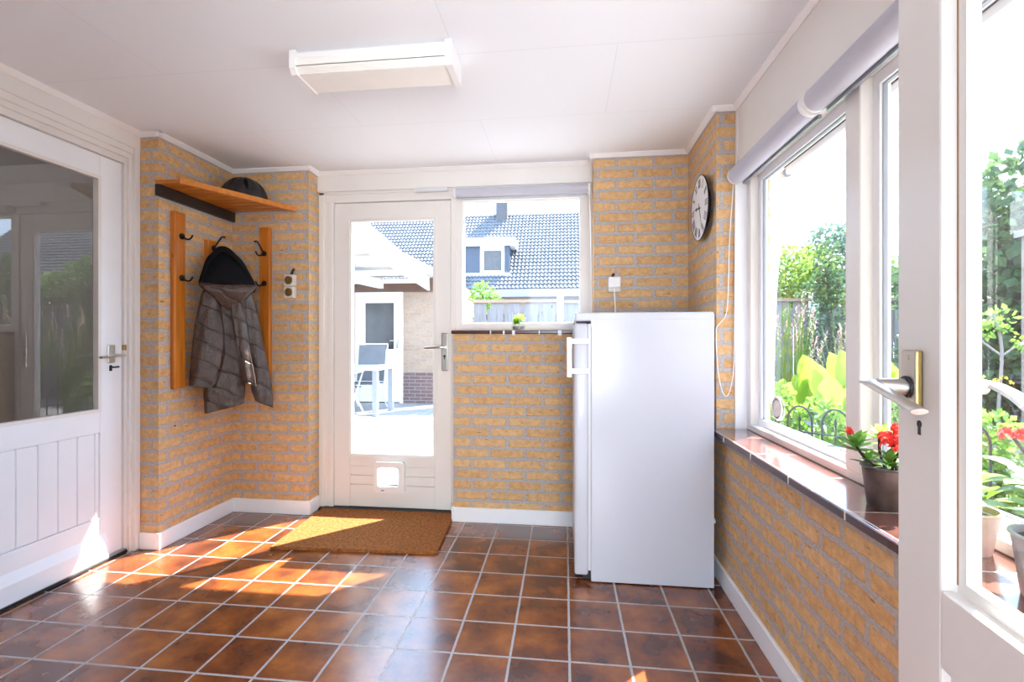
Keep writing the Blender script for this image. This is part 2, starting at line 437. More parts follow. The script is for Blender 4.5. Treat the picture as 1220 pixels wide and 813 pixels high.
# fascia boards
bm = BM(); box(bm, -1.643, .173, 3.17, 3.24, 2.122, H + .02); box(bm, -1.643, .173, 3.185, 3.24, 2.105, 2.122, )
tag(obj('trim_1', bm, 'paint'), 'cream fascia board above the garden door and small window', 'fascia', kind='structure')
bm = BM(); box(bm, .82, 1.0, -.1, 2.504, 1.957, H + .02); box(bm, .812, .822, 2.488, 2.504, 1.957, H - .02)
tag(obj('trim_2', bm, 'paint'), 'cream fascia board above the long window', 'fascia', kind='structure')
bm = BM(); box(bm, -2.5, -2.2815, -.1, 2.449, 2.156, H + .02)
tag(obj('trim_3', bm, 'paint'), 'cream fascia board above the glazed hall door', 'fascia', kind='structure')
# ceiling cove
bm = BM()
def cove(x0, y0, x1, y1, nx, ny):
    d = Vector((x1 - x0, y1 - y0, 0)); L = d.length; d.normalize(); n = Vector((nx, ny, 0))
    prof = [(0, -.022), (.007, -.024), (.020, -.010), (.024, -.006), (.024, 0.002), (0, .002)]
    A = [bm.verts.new(Vector((x0, y0, H)) + n * a + Vector((0, 0, b))) for a, b in prof]
    B = [bm.verts.new(Vector((x1, y1, H)) + n * a + Vector((0, 0, b))) for a, b in prof]
    bm.faces.new(A); bm.faces.new(B)
    for i in range(6): bm.faces.new([A[i], A[(i + 1) % 6], B[(i + 1) % 6], B[i]])
cove(-2.2815, -.0, -2.2815, 2.45, 1, 0); cove(-2.2815, 2.45, -2.151, 2.45, 0, -1); cove(-2.175, 2.426, -2.175, 3.055, 1, 0)
cove(-2.175, 3.055, -1.62, 3.055, 0, -1); cove(-1.643, 3.031, -1.643, 3.17, 1, 0); cove(-1.643, 3.17, .173, 3.17, 0, -1)
cove(.173, 3.17, .173, 3.031, -1, 0); cove(.149, 3.055, .725, 3.055, 0, -1); cove(.725, 3.055, .725, 2.481, -1, 0)
cove(.701, 2.505, .82, 2.505, 0, -1); cove(.82, 2.505, .82, 0, -1, 0)
tag(obj('trim_4', bm, 'trim_white'), 'slim white moulding running round the ceiling edge', 'moulding', kind='structure')

# skirting boards
def skirt(name, label, segs):
    bm = BM()
    for s in segs: box(bm, *s, 0, .09, bev=.003)
    tag(obj(name, bm, 'paint_white'), label, 'skirting board', kind='structure')
skirt('baseboard_left', 'white skirting at the foot of the coat nook', [(-2.279, -2.1745, 2.4352, 2.45), (-2.175, -2.16, 2.435, 3.055), (-2.16, -1.6435, 3.0402, 3.055), (-1.643, -1.628, 3.040, 3.17)])
skirt('baseboard_back', 'white skirting below the small window', [(-.685, .71, 3.0402, 3.055), (-.699, -.6855, 3.04, 3.19)])
skirt('baseboard_right', 'white skirting along the wall below the long window', [(.71, .725, 0.0, 3.055)])

# ---------------------------------------------------------------- window_1 : back window
w1 = thing('window_1', 'small cream framed window beside the garden door', 'window', (-.28, 3.2, 1.19), kind='structure')
bm = BM()
rect_frame(bm, 'y', (-.717, .173, 1.19, 2.12), (-.661, .102, 1.237, 2.038), 3.2, 3.27)
obj('window_frame', bm, 'paint', w1)
bm = BM()
rect_frame(bm, 'y', (-.662, .103, 1.236, 2.039), (-.652, .093, 1.245, 2.030), 3.222, 3.243)
obj('glazing_bead', bm, 'trim_white', w1)
bx('window_pane', 'glass', w1, -.661, .102, 3.236, 3.240, 1.237, 2.038)
s1 = bx('window_sill', 'sill_edge', w1, -.70, .173, 3.037, 3.21, 1.168, 1.190, bev=.004)
for x, w in ((-.455, .006), (-.375, .010), (-.318, .016), (-.155, .005), (-.04, .022)):
    bx('sill_clip', 'plastic', s1, x, x + w, 3.031, 3.040, 1.166 - w * .4, 1.188)

# ---------------------------------------------------------------- window_2 : long right window
w2 = thing('window_2', 'long cream framed window over the tiled sill', 'window', (.86, 1.4, .706), kind='structure')
bm = BM()
box(bm, .86, .93, -.0, 2.505, .706, .735, bev=.003)            # bottom rail
box(bm, .86, .93, -.0, 2.505, 1.90, 1.96)                      # top rail
box(bm, .86, .93, 2.447, 2.505, .735, 1.90, bev=.003)          # far jamb
box(bm, .86, .93, 1.578, 1.655, .735, 1.90, bev=.003)          # post
box(bm, .86, .93, .16, .24, .735, 1.90, bev=.003); box(bm, .86, .93, -.0, .03, .735, 1.90)
obj('window_frame', bm, 'paint', w2)
bx('jamb_board', 'paint_white', w2, .808, .862, 2.492, 2.506, .706, 1.96)
for (a, b) in ((1.655, 2.447), (.24, 1.578)):
    bm = BM()
    rect_frame(bm, 'x', (a - .004, b + .004, .731, 1.905), (a + .03, b - .03, .765, 1.865), .896, .926)
    s = obj('casement', bm, 'paint_white', w2)
    bm = BM()
    rect_frame(bm, 'x', (a + .028, b - .028, .763, 1.867), (a + .034, b - .034, .769, 1.861), .904, .916)
    obj('rubber_seal', bm, 'frame_grey', s)
    bx('window_pane', 'glass', w2, .910, .914, a + .03, b - .03, .765, 1.865)
s2 = bx('window_sill', 'sill_tile', w2, .69, .87, -.0, 2.505, .686, .706, bev=.003)
bx('sill_edge', 'sill_edge', s2, .688, .6935, 0, 2.503, .682, .7045, bev=.002)
bm = BM()
for y in (2.27, 1.955, 1.64, 1.325, 1.01, .695, .38): box(bm, .6868, .6890, y - .0025, y + .0025, .684, .705)
obj('edge_joint', bm, 'plastic_old', s2)
# round ventilator on the far pane
bm = BM(); lathe(bm, [(.052, .906), (.050, .901), (.043, .900), (.043, .906)], (0, 2.263, .836), 32, 'x'); v = obj('window_vent', bm, 'trim_white', w2, True)
bm = BM(); lathe(bm, [(.036, .906), (.036, .902), (.006, .901), (.0, .897)], (0, 2.263, .836), 28, 'x'); obj('vent_disc', bm, 'plastic', v, True)

# ---------------------------------------------------------------- handles
def tubeflat(bm, pts, w, h):
    """rounded flat bar following pts (list of Vector); w sideways, h vertical"""
    pts = [Vector(p) for p in pts]; rings = []
    for i, p in enumerate(pts):
        t = (pts[min(i + 1, len(pts) - 1)] - pts[max(i - 1, 0)]).normalized()
        s = t.cross(Vector((0, 0, 1)))
        if s.length < 1e-4: s = Vector((1, 0, 0))
        s.normalize(); u = s.cross(t).normalized()
        ww = w[i] if isinstance(w, list) else w
        rings.append([bm.verts.new(p + s * (math.cos(2 * PI * k / 12) * ww) + u * (math.sin(2 * PI * k / 12) * h)) for k in range(12)])
    for A, B in zip(rings, rings[1:]):
        for k in range(12): bm.faces.new([A[k], A[(k + 1) % 12], B[(k + 1) % 12], B[k]])
    bm.faces.new(rings[0]); bm.faces.new(rings[-1])

# ---------------------------------------------------------------- door_2 : garden door
d2 = thing('door_2', 'cream garden door with a tall glass pane and a cat flap', 'door', (-1.14, 3.2, 0), kind='structure')
bm = BM()
box(bm, -1.643, -1.605, 3.185, 3.30, 0, 2.122, bev=.003); box(bm, -1.606, -1.575, 3.195, 3.30, 0, 2.053, bev=.002); box(bm, -1.576, -1.543, 3.190, 3.30, 0, 2.054, bev=.004)
box(bm, -.737, -.700, 3.19, 3.30, 0, 2.053, bev=.003); box(bm, -1.606, -.70, 3.193, 3.30, 2.052, 2.124, bev=.002)
box(bm, -.70, -.688, 3.20, 3.30, 0, 1.19)
obj('door_frame', bm, 'paint', d2)
L, R_, B_, T_ = -1.541, -.739, .015, 2.046
gl, gr, gb, gt = -1.417, -.858, .370, 1.922
bm = BM()
box(bm, L, gl - .012, 3.2, 3.24, B_, T_, bev=.003); box(bm, gr + .012, R_, 3.2, 3.24, B_, T_, bev=.003)
box(bm, gl - .012, gr + .012, 3.2, 3.24, gt + .012, T_, bev=.003)
box(bm, gl - .012, gr + .012, 3.203, 3.24, B_, .160, bev=.003); box(bm, gl - .012, gr + .012, 3.203, 3.24, .288, gb - .012, bev=.002)
for xa_, xb_ in ((gl - .012, -1.229), (-1.082, gr + .012)):      # boards cut round the cat flap
    box(bm, xa_, xb_, 3.203, 3.24, .164, .222, bev=.003); box(bm, xa_, xb_, 3.203, 3.24, .226, .287, bev=.003)
obj('door_leaf', bm, 'paint', d2)
bm = BM()
rect_frame(bm, 'y', (gl - .024, gr + .024, gb - .024, gt + .024), (gl - .012, gr + .012, gb - .012, gt + .012), 3.192, 3.212)
rect_frame(bm, 'y', (gl - .0125, gr + .0125, gb - .0125, gt + .0125), (gl, gr, gb, gt), 3.198, 3.238)
obj('glazing_bead', bm, 'paint', d2)
bx('glass_pane', 'glass', d2, gl - .01, gr + .01, 3.222, 3.226, gb - .01, gt + .01)
h = bx('handle_plate', 'metal', d2, -.800, -.757, 3.191, 3.2, .928, 1.176, bev=.006, seg=2)
bm = BM(); tube(bm, [(-.779, 3.195, 1.083), (-.779, 3.150, 1.083)], .010, 12); tubeflat(bm, smooth_path([(-.779, 3.148, 1.083), (-.80, 3.144, 1.084), (-.85, 3.145, 1.080), (-.903, 3.150, 1.076)], 4), .006, .010)
obj('lever', bm, 'metal', h, True)
bm = BM(); lathe(bm, [(.008, 3.189), (.008, 3.192)], (-.779, 0, 1.025), 12, 'y'); box(bm, -.782, -.776, 3.189, 3.192, 1.003, 1.025); obj('keyhole', bm, 'black', h)
# cat flap
def rrect(x0, x1, z0, z1, r, n=5):
    pts = []
    for cx, cz, a0 in ((x1 - r, z1 - r, 0), (x0 + r, z1 - r, 90), (x0 + r, z0 + r, 180), (x1 - r, z0 + r, 270)):
        for k in range(n + 1):
            a = math.radians(a0 + 90 * k / n); pts.append((cx + r * math.cos(a), cz + r * math.sin(a)))
    return pts
def frame_ring(bm, outer, inner, y0, y1):
    n = len(outer)
    vs = [[bm.verts.new((p[0], y, p[1])) for p in ring] for ring in (outer, inner) for y in (y0, y1)]
    o0, o1, i0, i1 = vs
    for k in range(n):
        j = (k + 1) % n
        for a, b in ((o0, o1), (o1, i1), (i1, i0), (i0, o0)): bm.faces.new([a[k], a[j], b[j], b[k]])
cf_o = rrect(-1.253, -1.045, .121, .326, .022); cf_i = rrect(-1.228, -1.083, .160, .288, .018)
bm = BM(); frame_ring(bm, cf_o, cf_i, 3.168, 3.250); cf = obj('cat_flap', bm, 'plastic', d2)
bm = BM(); prism(bm, rrect(-1.226, -1.085, .162, .286, .017), 'y', 3.182, 3.187); obj('flap', bm, glass_mat('clear flap', (.93, .95, .97), 1.4), cf)
bm = BM(); box(bm, -1.175, -1.13, 3.176, 3.183, .170, .178, bev=.002); box(bm, -1.20, -1.18, 3.164, 3.169, .135, .143); obj('flap_catch', bm, 'frame_grey', cf)
bm = BM(); box(bm, -1.64, -.69, 3.15, 3.34, -.005, .012, bev=.003); box(bm, -1.605, -.70, 3.205, 3.23, .010, .018)
obj('threshold', bm, 'black', d2)

# ---------------------------------------------------------------- door_1 : glazed hall door
d1 = thing('door_1', 'white half glazed hall door with a boarded lower panel', 'door', (-2.33, 1.9, 0), kind='structure')
y0d, y1d = 1.50, 2.384
bm = BM()
box(bm, -2.42, -2.316, 2.387, 2.402, 0, 2.09, bev=.002); box(bm, -2.42, -2.300, 2.400, 2.418, 0, 2.125, bev=.002); box(bm, -2.42, -2.281, 2.416, 2.449, .0, 2.16, bev=.002)
box(bm, -2.42, -2.317, 1.42, 2.401, 2.068, 2.10, bev=.002); box(bm, -2.42, -2.301, 1.42, 2.417, 2.098, 2.128, bev=.002); box(bm, -2.42, -2.29, 1.42, 2.417, 2.124, 2.16, bev=.002)
box(bm, -2.42, -2.305, 1.40, 1.495, 0, 2.153)
obj('door_frame', bm, 'paint', d1)
bm = BM(); box(bm, -2.50, -2.302, -.02, 1.40, 0, 2.153, bev=.003)
obj('side_board', bm, 'paint', d1)
G0, G1, GZ0, GZ1 = 1.62, 2.247, .781, 1.942
P0, P1, PZ0, PZ1 = 1.60, 2.272, .232, .662
xf = -2.33
bm = BM()
box(bm, xf - .04, xf, y0d, G0 - .012, .02, 2.064, bev=.002); box(bm, xf - .04, xf, G1 + .012, y1d, .02, 2.064, bev=.002)
box(bm, xf - .04, xf, G0 - .012, G1 + .012, GZ1 + .01, 2.064, bev=.001)
box(bm, xf - .04, xf, G0 - .012, G1 + .012, PZ1, GZ0 - .01, bev=.001)
box(bm, xf - .04, xf, G0 - .012, G1 + .012, .02, PZ0, bev=.001)
obj('door_leaf', bm, 'paint_white', d1)
bm = BM()
ys = [1.60, 1.690, 1.781, 1.873, 1.963, 2.052, 2.145, 2.235, 2.259]
for a, b in zip(ys, ys[1:]):
    vs = box(bm, xf - .03, xf - .004, a + .0008, b - .0008, PZ0 + .002, PZ1 - .002, bev=.0035)
obj('boarded_panel', bm, 'paint_white', d1)
bm = BM(); prism(bm, [(xf, .145), (xf, .02), (xf + .022, .022), (xf + .020, .10)], 'y', 1.5, 2.285)
obj('weather_board', bm, 'paint_white', d1)
bm = BM()
rect_frame(bm, 'x', (G0 - .016, G1 + .016, GZ0 - .016, GZ1 + .016), (G0, G1, GZ0, GZ1), xf - .022, xf + .004)
obj('glazing_bead', bm, 'paint', d1)
bx('glass_pane', 'glass_door', d1, xf - .018, xf - .014, G0 - .005, G1 + .005, GZ0 - .005, GZ1 + .005)
h = bx('handle_plate', 'metal', d1, xf, xf + .008, 2.298, 2.340, 1.012, 1.105, bev=.003)
bm = BM(); tube(bm, [(xf + .006, 2.338, 1.050), (xf + .055, 2.338, 1.050)], .009, 12); tubeflat(bm, smooth_path([(xf + .055, 2.345, 1.050), (xf + .058, 2.30, 1.049), (xf + .055, 2.21, 1.043)], 4), .010, .006)
obj('lever', bm, 'metal', h, True)
bm = BM(); tube(bm, [(xf - .001, 2.318, .990), (xf + .035, 2.318, .990)], .003, 8); tube(bm, [(xf + .030, 2.302, .990), (xf + .034, 2.332, .991)], .005, 8); box(bm, xf, xf + .003, 2.311, 2.325, .970, 1.0)
obj('door_key', bm, 'black', d1)
bm = BM(); box(bm, xf - .004, xf + .016, 2.386, 2.398, 1.075, 1.105, bev=.002); obj('strike_plate', bm, 'brass', d1)
bm = BM(); box(bm, -2.42, -2.312, 1.40, 2.46, 0, .014, bev=.002); t = obj('threshold', bm, 'black', d1)
bm = BM(); box(bm, -2.332, -2.316, 1.40, 2.40, .010, .026, bev=.002); obj('threshold_strip', bm, 'alu', t)
# hall behind the glass: plain walls, its own lamp
bm = BM()
box(bm, -5.2, -2.60, .0, .1, -.06, 2.6); box(bm, -5.2, -2.60, 3.3, 3.4, -.06, 2.6); box(bm, -5.3, -5.2, 0, 3.4, -.06, 2.6); box(bm, -5.3, -2.42, 0, 3.4, 2.45, 2.6); box(bm, -5.3, -2.42, 0, 3.4, -.08, -.0); box(bm, -2.6, -2.42, 0, .1, -.06, 2.6)
box(bm, -2.6, -2.5, 0, 1.45, -.06, 2.6); box(bm, -2.6, -2.401, 2.46, 3.35, -.06, 2.6); box(bm, -2.6, -2.42, 1.4, 2.52, 2.12, 2.5)
tag(obj('wall_hall', bm, 'hall'), 'dim grey hallway behind the glazed hall door', 'hallway wall', kind='structure')

# ---------------------------------------------------------------- door_3 : open door beside the camera
A3 = math.atan2(1.017, .084)
d3 = thing('door_3', 'open cream door with clear glass and lever handle beside the flower pots', 'door', (.460, .023, 0), kind='structure', rz=A3)
W3 = .85
def l3(name, bm, m, parent=None, smooth=False): return obj(name, bm, m, parent or d3, smooth, world=False)
bm = BM()
box(bm, W3 - .107, W3, -.04, 0, .02, 2.06, bev=.004, seg=2); box(bm, 0, .107, -.04, 0, .02, 2.06, bev=.004)
box(bm, .107, W3 - .107, -.04, 0, .671, .780, bev=.002); box(bm, .107, W3 - .107, -.04, 0, 1.95, 2.06, bev=.002)
box(bm, .107, W3 - .107, -.04, 0, .02, .22, bev=.002); box(bm, .107, W3 - .107, -.03, -.012, .22, .671)
l3('door_leaf', bm, 'paint')
bm = BM()
rect_frame(bm, 'y', (.106, W3 - .106, .779, 1.951), (.124, W3 - .124, .797, 1.933), -.038, -.020)
l3('glazing_bead', bm, 'paint')
bm = BM(); box(bm, W3 - .1090, W3 - .1068, -.0215, -.0190, .79, 1.94); l3('putty_line', bm, 'putty')
bm = BM(); box(bm, .115, W3 - .115, -.031, -.027, .788, 1.945); l3('glass_pane', bm, 'glass')
for side in (1, -1):
    yb = 0 if side > 0 else -.04
    def yy(d): return yb + side * d
    bm = BM(); box(bm, W3 - .068, W3 - .032, min(yy(0), yy(.010)), max(yy(0), yy(.010)), 1.022, 1.114, bev=.003, seg=2)
    hp = l3('handle_plate', bm, 'brass')
    bm = BM(); box(bm, W3 - .0675, W3 - .0325, min(yy(.0085), yy(.0112)), max(yy(.0085), yy(.0112)), 1.0225, 1.1135, bev=.0012)
    tube(bm, [(W3 - .05, yy(.010), 1.103), (W3 - .05, yy(.0125), 1.103)], .004, 8)
    l3('plate_cover', bm, 'metal', hp)
    bm = BM(); tube(bm, [(W3 - .047, yy(.010), 1.058), (W3 - .047, yy(.014), 1.058)], .017, 16); l3('handle_rose', bm, 'black', hp)
    bm = BM(); tube(bm, [(W3 - .047, yy(.012), 1.058), (W3 - .047, yy(.05), 1.060)], [.013, .011], 16)
    tubeflat(bm, smooth_path([(W3 - .030, yy(.055), 1.064), (W3 - .050, yy(.060), 1.063), (W3 - .10, yy(.056), 1.050), (W3 - .146, yy(.047), 1.033)], 5), .0125, .0045)
    l3('lever', bm, 'metal', hp, True)
    bm = BM(); tube(bm, [(W3 - .058, yy(-.0005), 1.004), (W3 - .058, yy(.0008), 1.004)], .0055, 12); box(bm, W3 - .061, W3 - .055, min(yy(-.0005), yy(.0008)), max(yy(-.0005), yy(.0008)), .988, 1.004)
    l3('keyhole', bm, 'black')

# ================================================================== INDOOR THINGS
# ---------------------------------------------------------------- refrigerator
fx0, fx1, fy0, fy1 = .122, .673, 2.355, 2.955
f = thing('refrigerator', 'white free-standing fridge with side grip, standing against the brick pier', 'fridge', (.4, 2.65, 0))
bm = BM(); box(bm, fx0, fx1, fy0, fy1, .004, 1.217, bev=.004, seg=2)
bmesh.ops.delete(bm, geom=[], context='VERTS')
obj('cabinet_body', bm, 'fridge', f)
bm = BM(); box(bm, .048, fx1, fy0 - .001, fy1, 1.218, 1.258, bev=.008, seg=3); box(bm, fx0, fx1, fy0 - .0005, fy0 + .01, 1.19, 1.25)
obj('worktop', bm, 'fridge', f)
bm = BM(); box(bm, fx0 - .012, fx0, fy0 + .012, fy1 - .01, .05, 1.205); obj('door_gasket', bm, 'fridge_grey', f)
bm = BM(); box(bm, .046, fx0 - .012, fy0 + .004, fy1, .028, 1.208, bev=.012, seg=4)
dr = obj('door', bm, 'fridge', f, True)
bm = BM(); box(bm, .010, .034, fy0 - .008, fy0 + .030, .954, 1.143, bev=.005, seg=2)
for z in (.972, 1.112):
    box(bm, .030, .112, fy0 - .006, fy0 + .024, z - .001, z + .024, bev=.003)
obj('handle', bm, 'plastic', dr)
bm = BM(); box(bm, .085, fx0 + .03, fy0 + .03, fy1 - .02, .004, .05); obj('plinth', bm, 'black', f)
for x_, y_ in ((fx0 + .05, fy0 + .06), (fx0 + .05, fy1 - .06), (fx1 - .04, fy0 + .06), (fx1 - .04, fy1 - .06)):
    bm = BM(); lathe(bm, [(.018, 0), (.018, .008), (.010, .010)], (x_, y_, 0), 14); obj('foot', bm, 'black', f)
bm = BM(); lathe(bm, [(.012, fx1 - .001), (.012, fx1 + .010), (.006, fx1 + .013), (0, fx1 + .013)], (0, fy0 + .03, .30), 14, 'x'); obj('spacer', bm, 'plastic', f, True)

# plug with its cable going down behind the fridge
p = thing('wall_plug', 'white plug in a small wall socket above the fridge, cable hanging down', 'plug', (.292, 3.04, 1.465))
bm = BM(); box(bm, .256, .330, 3.020, 3.055, 1.415, 1.500, bev=.006, seg=2); obj('socket_box', bm, 'plastic_old', p)
bm = BM(); box(bm, .256, .328, 2.985, 3.021, 1.438, 1.502, bev=.007, seg=2); obj('plug_body', bm, 'plastic', p)
bm = BM(); tube(bm, smooth_path([(.290, 3.0, 1.44), (.292, 2.998, 1.40), (.297, 3.0, 1.30), (.300, 3.01, 1.10)], 6), .004, 8); obj('cable', bm, 'plastic', p, True)
bm = BM(); tube(bm, smooth_path([(.286, 3.045, 1.497), (.287, 3.042, 1.515), (.292, 3.048, 1.525)], 4), .008, 8); obj('cable_gland', bm, 'iron', p, True)

# ---------------------------------------------------------------- wall clock
cy, cz, cr = 2.70, 1.815, .168
ck = thing('wall_clock', 'round white wall clock with roman numerals on the brick pier', 'clock', (.725, cy, cz))
bm = BM(); lathe(bm, [(cr - .06, .7255), (cr - .06, .702), (cr - .002, .700), (cr, .698), (cr - .001, .695), (cr - .004, .6945), (cr - .004, .699)], (0, cy, cz), 56, 'x'); obj('rim', bm, 'iron', ck, True)
bm = BM(); lathe(bm, [(cr - .004, .700), (cr - .004, .6965), (0, .6965)], (0, cy, cz), 56, 'x'); obj('dial', bm, 'clock_face', ck)
def cpt(ang, r, off=.0, x=.6955):
    """ang clockwise from 12 as seen from the room (looking +X: right hand is -Y)"""
    a = math.radians(ang); t = (math.cos(a), -math.sin(a))
    return Vector((x, cy - r * math.sin(a) - off * math.cos(a), cz + r * math.cos(a) - off * math.sin(a)))
def cbar(bm, ang, r0, o0, r1, o1, w):
    A = cpt(ang, r0, o0); B = cpt(ang, r1, o1); d = (B - A).normalized(); n = Vector((1, 0, 0)).cross(d) * w
    q = [A + n, A - n, B - n, B + n]; X = Vector((.0008, 0, 0))
    vs = [bm.verts.new(v) for v in q] + [bm.verts.new(v + X) for v in q]
    for f_ in ((0, 1, 2, 3), (7, 6, 5, 4), (0, 4, 5, 1), (1, 5, 6, 2), (2, 6, 7, 3), (3, 7, 4, 0)): bm.faces.new([vs[i] for i in f_])
ROM = ['XII', 'I', 'II', 'III', 'IIII', 'V', 'VI', 'VII', 'VIII', 'IX', 'X', 'XI']
WID = {'I': .011, 'V': .022, 'X': .022}
for k, s in enumerate(ROM):
    bm = BM(); tot = sum(WID[c] for c in s); o = -tot / 2
    for c in s:
        w = WID[c]; m_ = o + w / 2; r0, r1 = .105, .150
        if c == 'I': cbar(bm, 30 * k, r0, m_, r1, m_, .0024)
        elif c == 'V': cbar(bm, 30 * k, r1, o + .003, r0, m_, .0026); cbar(bm, 30 * k, r0, m_, r1, o + w - .003, .0014)
        else: cbar(bm, 30 * k, r1, o + .003, r0, o + w - .003, .0026); cbar(bm, 30 * k, r0, o + .003, r1, o + w - .003, .0014)
        o += w
    obj('numeral', bm, 'ink', ck)
bm = BM(); cbar(bm, 277, -.02, 0, .045, 0, .003); cbar(bm, 277, .045, 0, .065, 0, .009); cbar(bm, 277, .065, 0, .085, 0, .003); obj('hour_hand', bm, 'ink', ck)
bm = BM(); cbar(bm, 158, -.03, 0, .055, 0, .0035); cbar(bm, 158, .055, 0, .125, 0, .0018); obj('minute_hand', bm, 'ink', ck)
bm = BM(); lathe(bm, [(.008, .697), (.008, .693), (0, .6925)], (0, cy, cz), 14, 'x'); obj('hand_hub', bm, 'ink', ck)

# ---------------------------------------------------------------- ceiling lamp
cl = thing('ceiling_light', 'long fluorescent ceiling lamp with a yellowed prismatic cover', 'ceiling light', (-.735, 1.9, H))
bm = BM(); box(bm, -1.03, -.44, 1.835, 1.965, 2.216, H); box(bm, -1.03, -.44, 1.812, 1.985, 2.214, 2.236, bev=.003); obj('housing', bm, 'trim_white', cl)
for x0, x1 in ((-1.053, -1.029), (-.441, -.416)):
    bm = BM(); prism(bm, [(1.808, 2.246), (1.808, 2.178), (1.826, 2.158), (1.985, 2.158), (1.996, 2.172), (1.996, 2.246)], 'x', x0, x1); obj('end_cap', bm, 'trim_white', cl)
bm = BM()
prism(bm, [(1.815, 2.216), (1.815, 2.186), (1.819, 2.186), (1.819, 2.216)], 'x', -1.03, -.44)
n = 40
for i in range(n):      # ribbed trough
    ya = 1.815 + (1.980 - 1.815) * i / n; yb = 1.815 + (1.980 - 1.815) * (i + 1) / n
    zz = lambda y: 2.186 - .022 * min(1, (y - 1.815) / .02) if y < 1.84 else 2.164
    prism(bm, [(ya, zz(ya) + .003), (ya, zz(ya)), ((ya + yb) / 2, zz((ya + yb) / 2) - .0012), (yb, zz(yb)), (yb, zz(yb) + .003)], 'x', -1.03, -.44)
prism(bm, [(1.980, 2.216), (1.980, 2.166), (1.977, 2.166), (1.977, 2.216)], 'x', -1.03, -.44)
obj('diffuser', bm, 'lamp_diff', cl)

# ---------------------------------------------------------------- roller blinds
def blind(label, x0, y0, x1, y1, z, r, along, group=None):
    t = thing('roller_blind', label, 'roller blind', ((x0 + x1) / 2, (y0 + y1) / 2, z + r), group)
    bm = BM()
    if along == 'y': lathe(bm, [(r, y0 + .012), (r, y1 - .012)], (x0, 0, z), 28, 'y')
    else: lathe(bm, [(r, x0 + .012), (r, x1 - .012)], (0, y0, z), 28, 'x')
    obj('fabric_roll', bm, 'blind', t, True)
    for e in (0, 1):
        bm = BM()
        if along == 'y':
            yv = y0 if e == 0 else y1 - .012
            lathe(bm, [(r + .001, yv), (r + .001, yv + .012)], (x0, 0, z), 28, 'y'); box(bm, x0 - .005, .83, yv + .002, yv + .010, z, z + r + .002)
        else:
            xv = x0 if e == 0 else x1 - .012
            lathe(bm, [(r + .003, xv), (r + .003, xv + .012)], (0, y0, z), 28, 'x'); box(bm, xv + .002, xv + .010, y0, 3.2, z, z + r + .002)
        obj('end_bracket', bm, 'plastic', t, True)
    return t
t = blind('rolled-up grey blind above the small back window', -.705, 3.155, .158, 3.155, 2.076, .030, 'x')
bm = BM(); tube(bm, smooth_path([(.150, 3.142, 2.07), (.156, 3.09, 1.9), (.160, 3.05, 1.5), (.160, 3.05, 1.2)], 6), .0035, 6); obj('pull_cord', bm, 'plastic', t)
bm = BM(); box(bm, -.69, .145, 3.150, 3.156, 2.040, 2.049); obj('bottom_bar', bm, 'alu', t)
t = blind('rolled-up grey blind above the far pane of the long window', .806, 1.745, .806, 2.475, 1.906, .040, 'y')
bm = BM(); box(bm, .832, .842, 1.76, 2.46, 1.862, 1.875); obj('bottom_bar', bm, 'alu', t)
bm = BM(); tube(bm, smooth_path([(.80, 2.482, 1.93), (.782, 2.494, 1.6), (.776, 2.496, 1.35), (.766, 2.497, 1.25), (.735, 2.497, 1.205), (.722, 2.497, 1.17), (.727, 2.497, 1.02), (.745, 2.497, .90), (.770, 2.497, .86), (.792, 2.497, .92), (.803, 2.494, 1.05), (.806, 2.492, 1.5), (.806, 2.486, 1.9)], 6), .0022, 6); obj('bead_chain', bm, 'plastic', t)
t = blind('rolled-up grey blind above the near pane of the long window', .806, .30, .806, 1.725, 1.906, .040, 'y')
bm = BM(); box(bm, .832, .842, .32, 1.71, 1.862, 1.875); obj('bottom_bar', bm, 'alu', t)

# alarm contact on the fascia
t = thing('alarm_contact', 'small pale sensor bar on the fascia above the garden door', 'sensor', (-.83, 3.185, 2.115))
bm = BM(); box(bm, -.965, -.748, 3.150, 3.172, 2.094, 2.122, bev=.003); obj('sensor_case', bm, 'fridge_grey', t)
bm = BM(); box(bm, -.968, -.962, 3.148, 3.172, 2.093, 2.123); obj('sensor_cap', bm, 'plastic', t)

# ---------------------------------------------------------------- coat nook
t = thing('hat_shelf', 'varnished pine corner hat shelf of slats on a dark wall board', 'shelf', (-2.17, 2.75, 1.964))
bm = BM(); box(bm, -2.175, -2.150, 2.425, 3.05, 1.905, 1.966, bev=.002); obj('wall_board', bm, 'dark_wood', t)
n = 9; ya, yb = 2.425, 3.045
def xe(y): return -2.035 + (y - 2.425) / (3.045 - 2.425) * (.300)
for i in range(n):
    a = ya + (yb - ya) * i / n; b = a + (yb - ya) / n * .80
    bm = BM(); prism(bm, [(-2.172, a), (xe(a), a), (xe(b), b), (-2.172, b)], 'z', 1.966, 1.984); obj('slat', bm, 'pine_h', t)
bm = BM()
d = Vector((xe(yb) - xe(ya), yb - ya, 0)).normalized(); nrm = Vector((d.y, -d.x, 0))
Aq = Vector((xe(ya), ya - .002, 0)); Bq = Vector((xe(yb), yb, 0))
q = [Aq, Bq, Bq + nrm * .018, Aq + nrm * .018]
lo = [bm.verts.new((v.x, v.y, 1.960)) for v in q]; hi = [bm.verts.new((v.x, v.y, 1.990)) for v in q]
bm.faces.new(lo); bm.faces.new(hi)
for i in range(4): bm.faces.new([lo[i], lo[(i + 1) % 4], hi[(i + 1) % 4], hi[i]])
obj('front_rail', bm, 'pine_h', t)

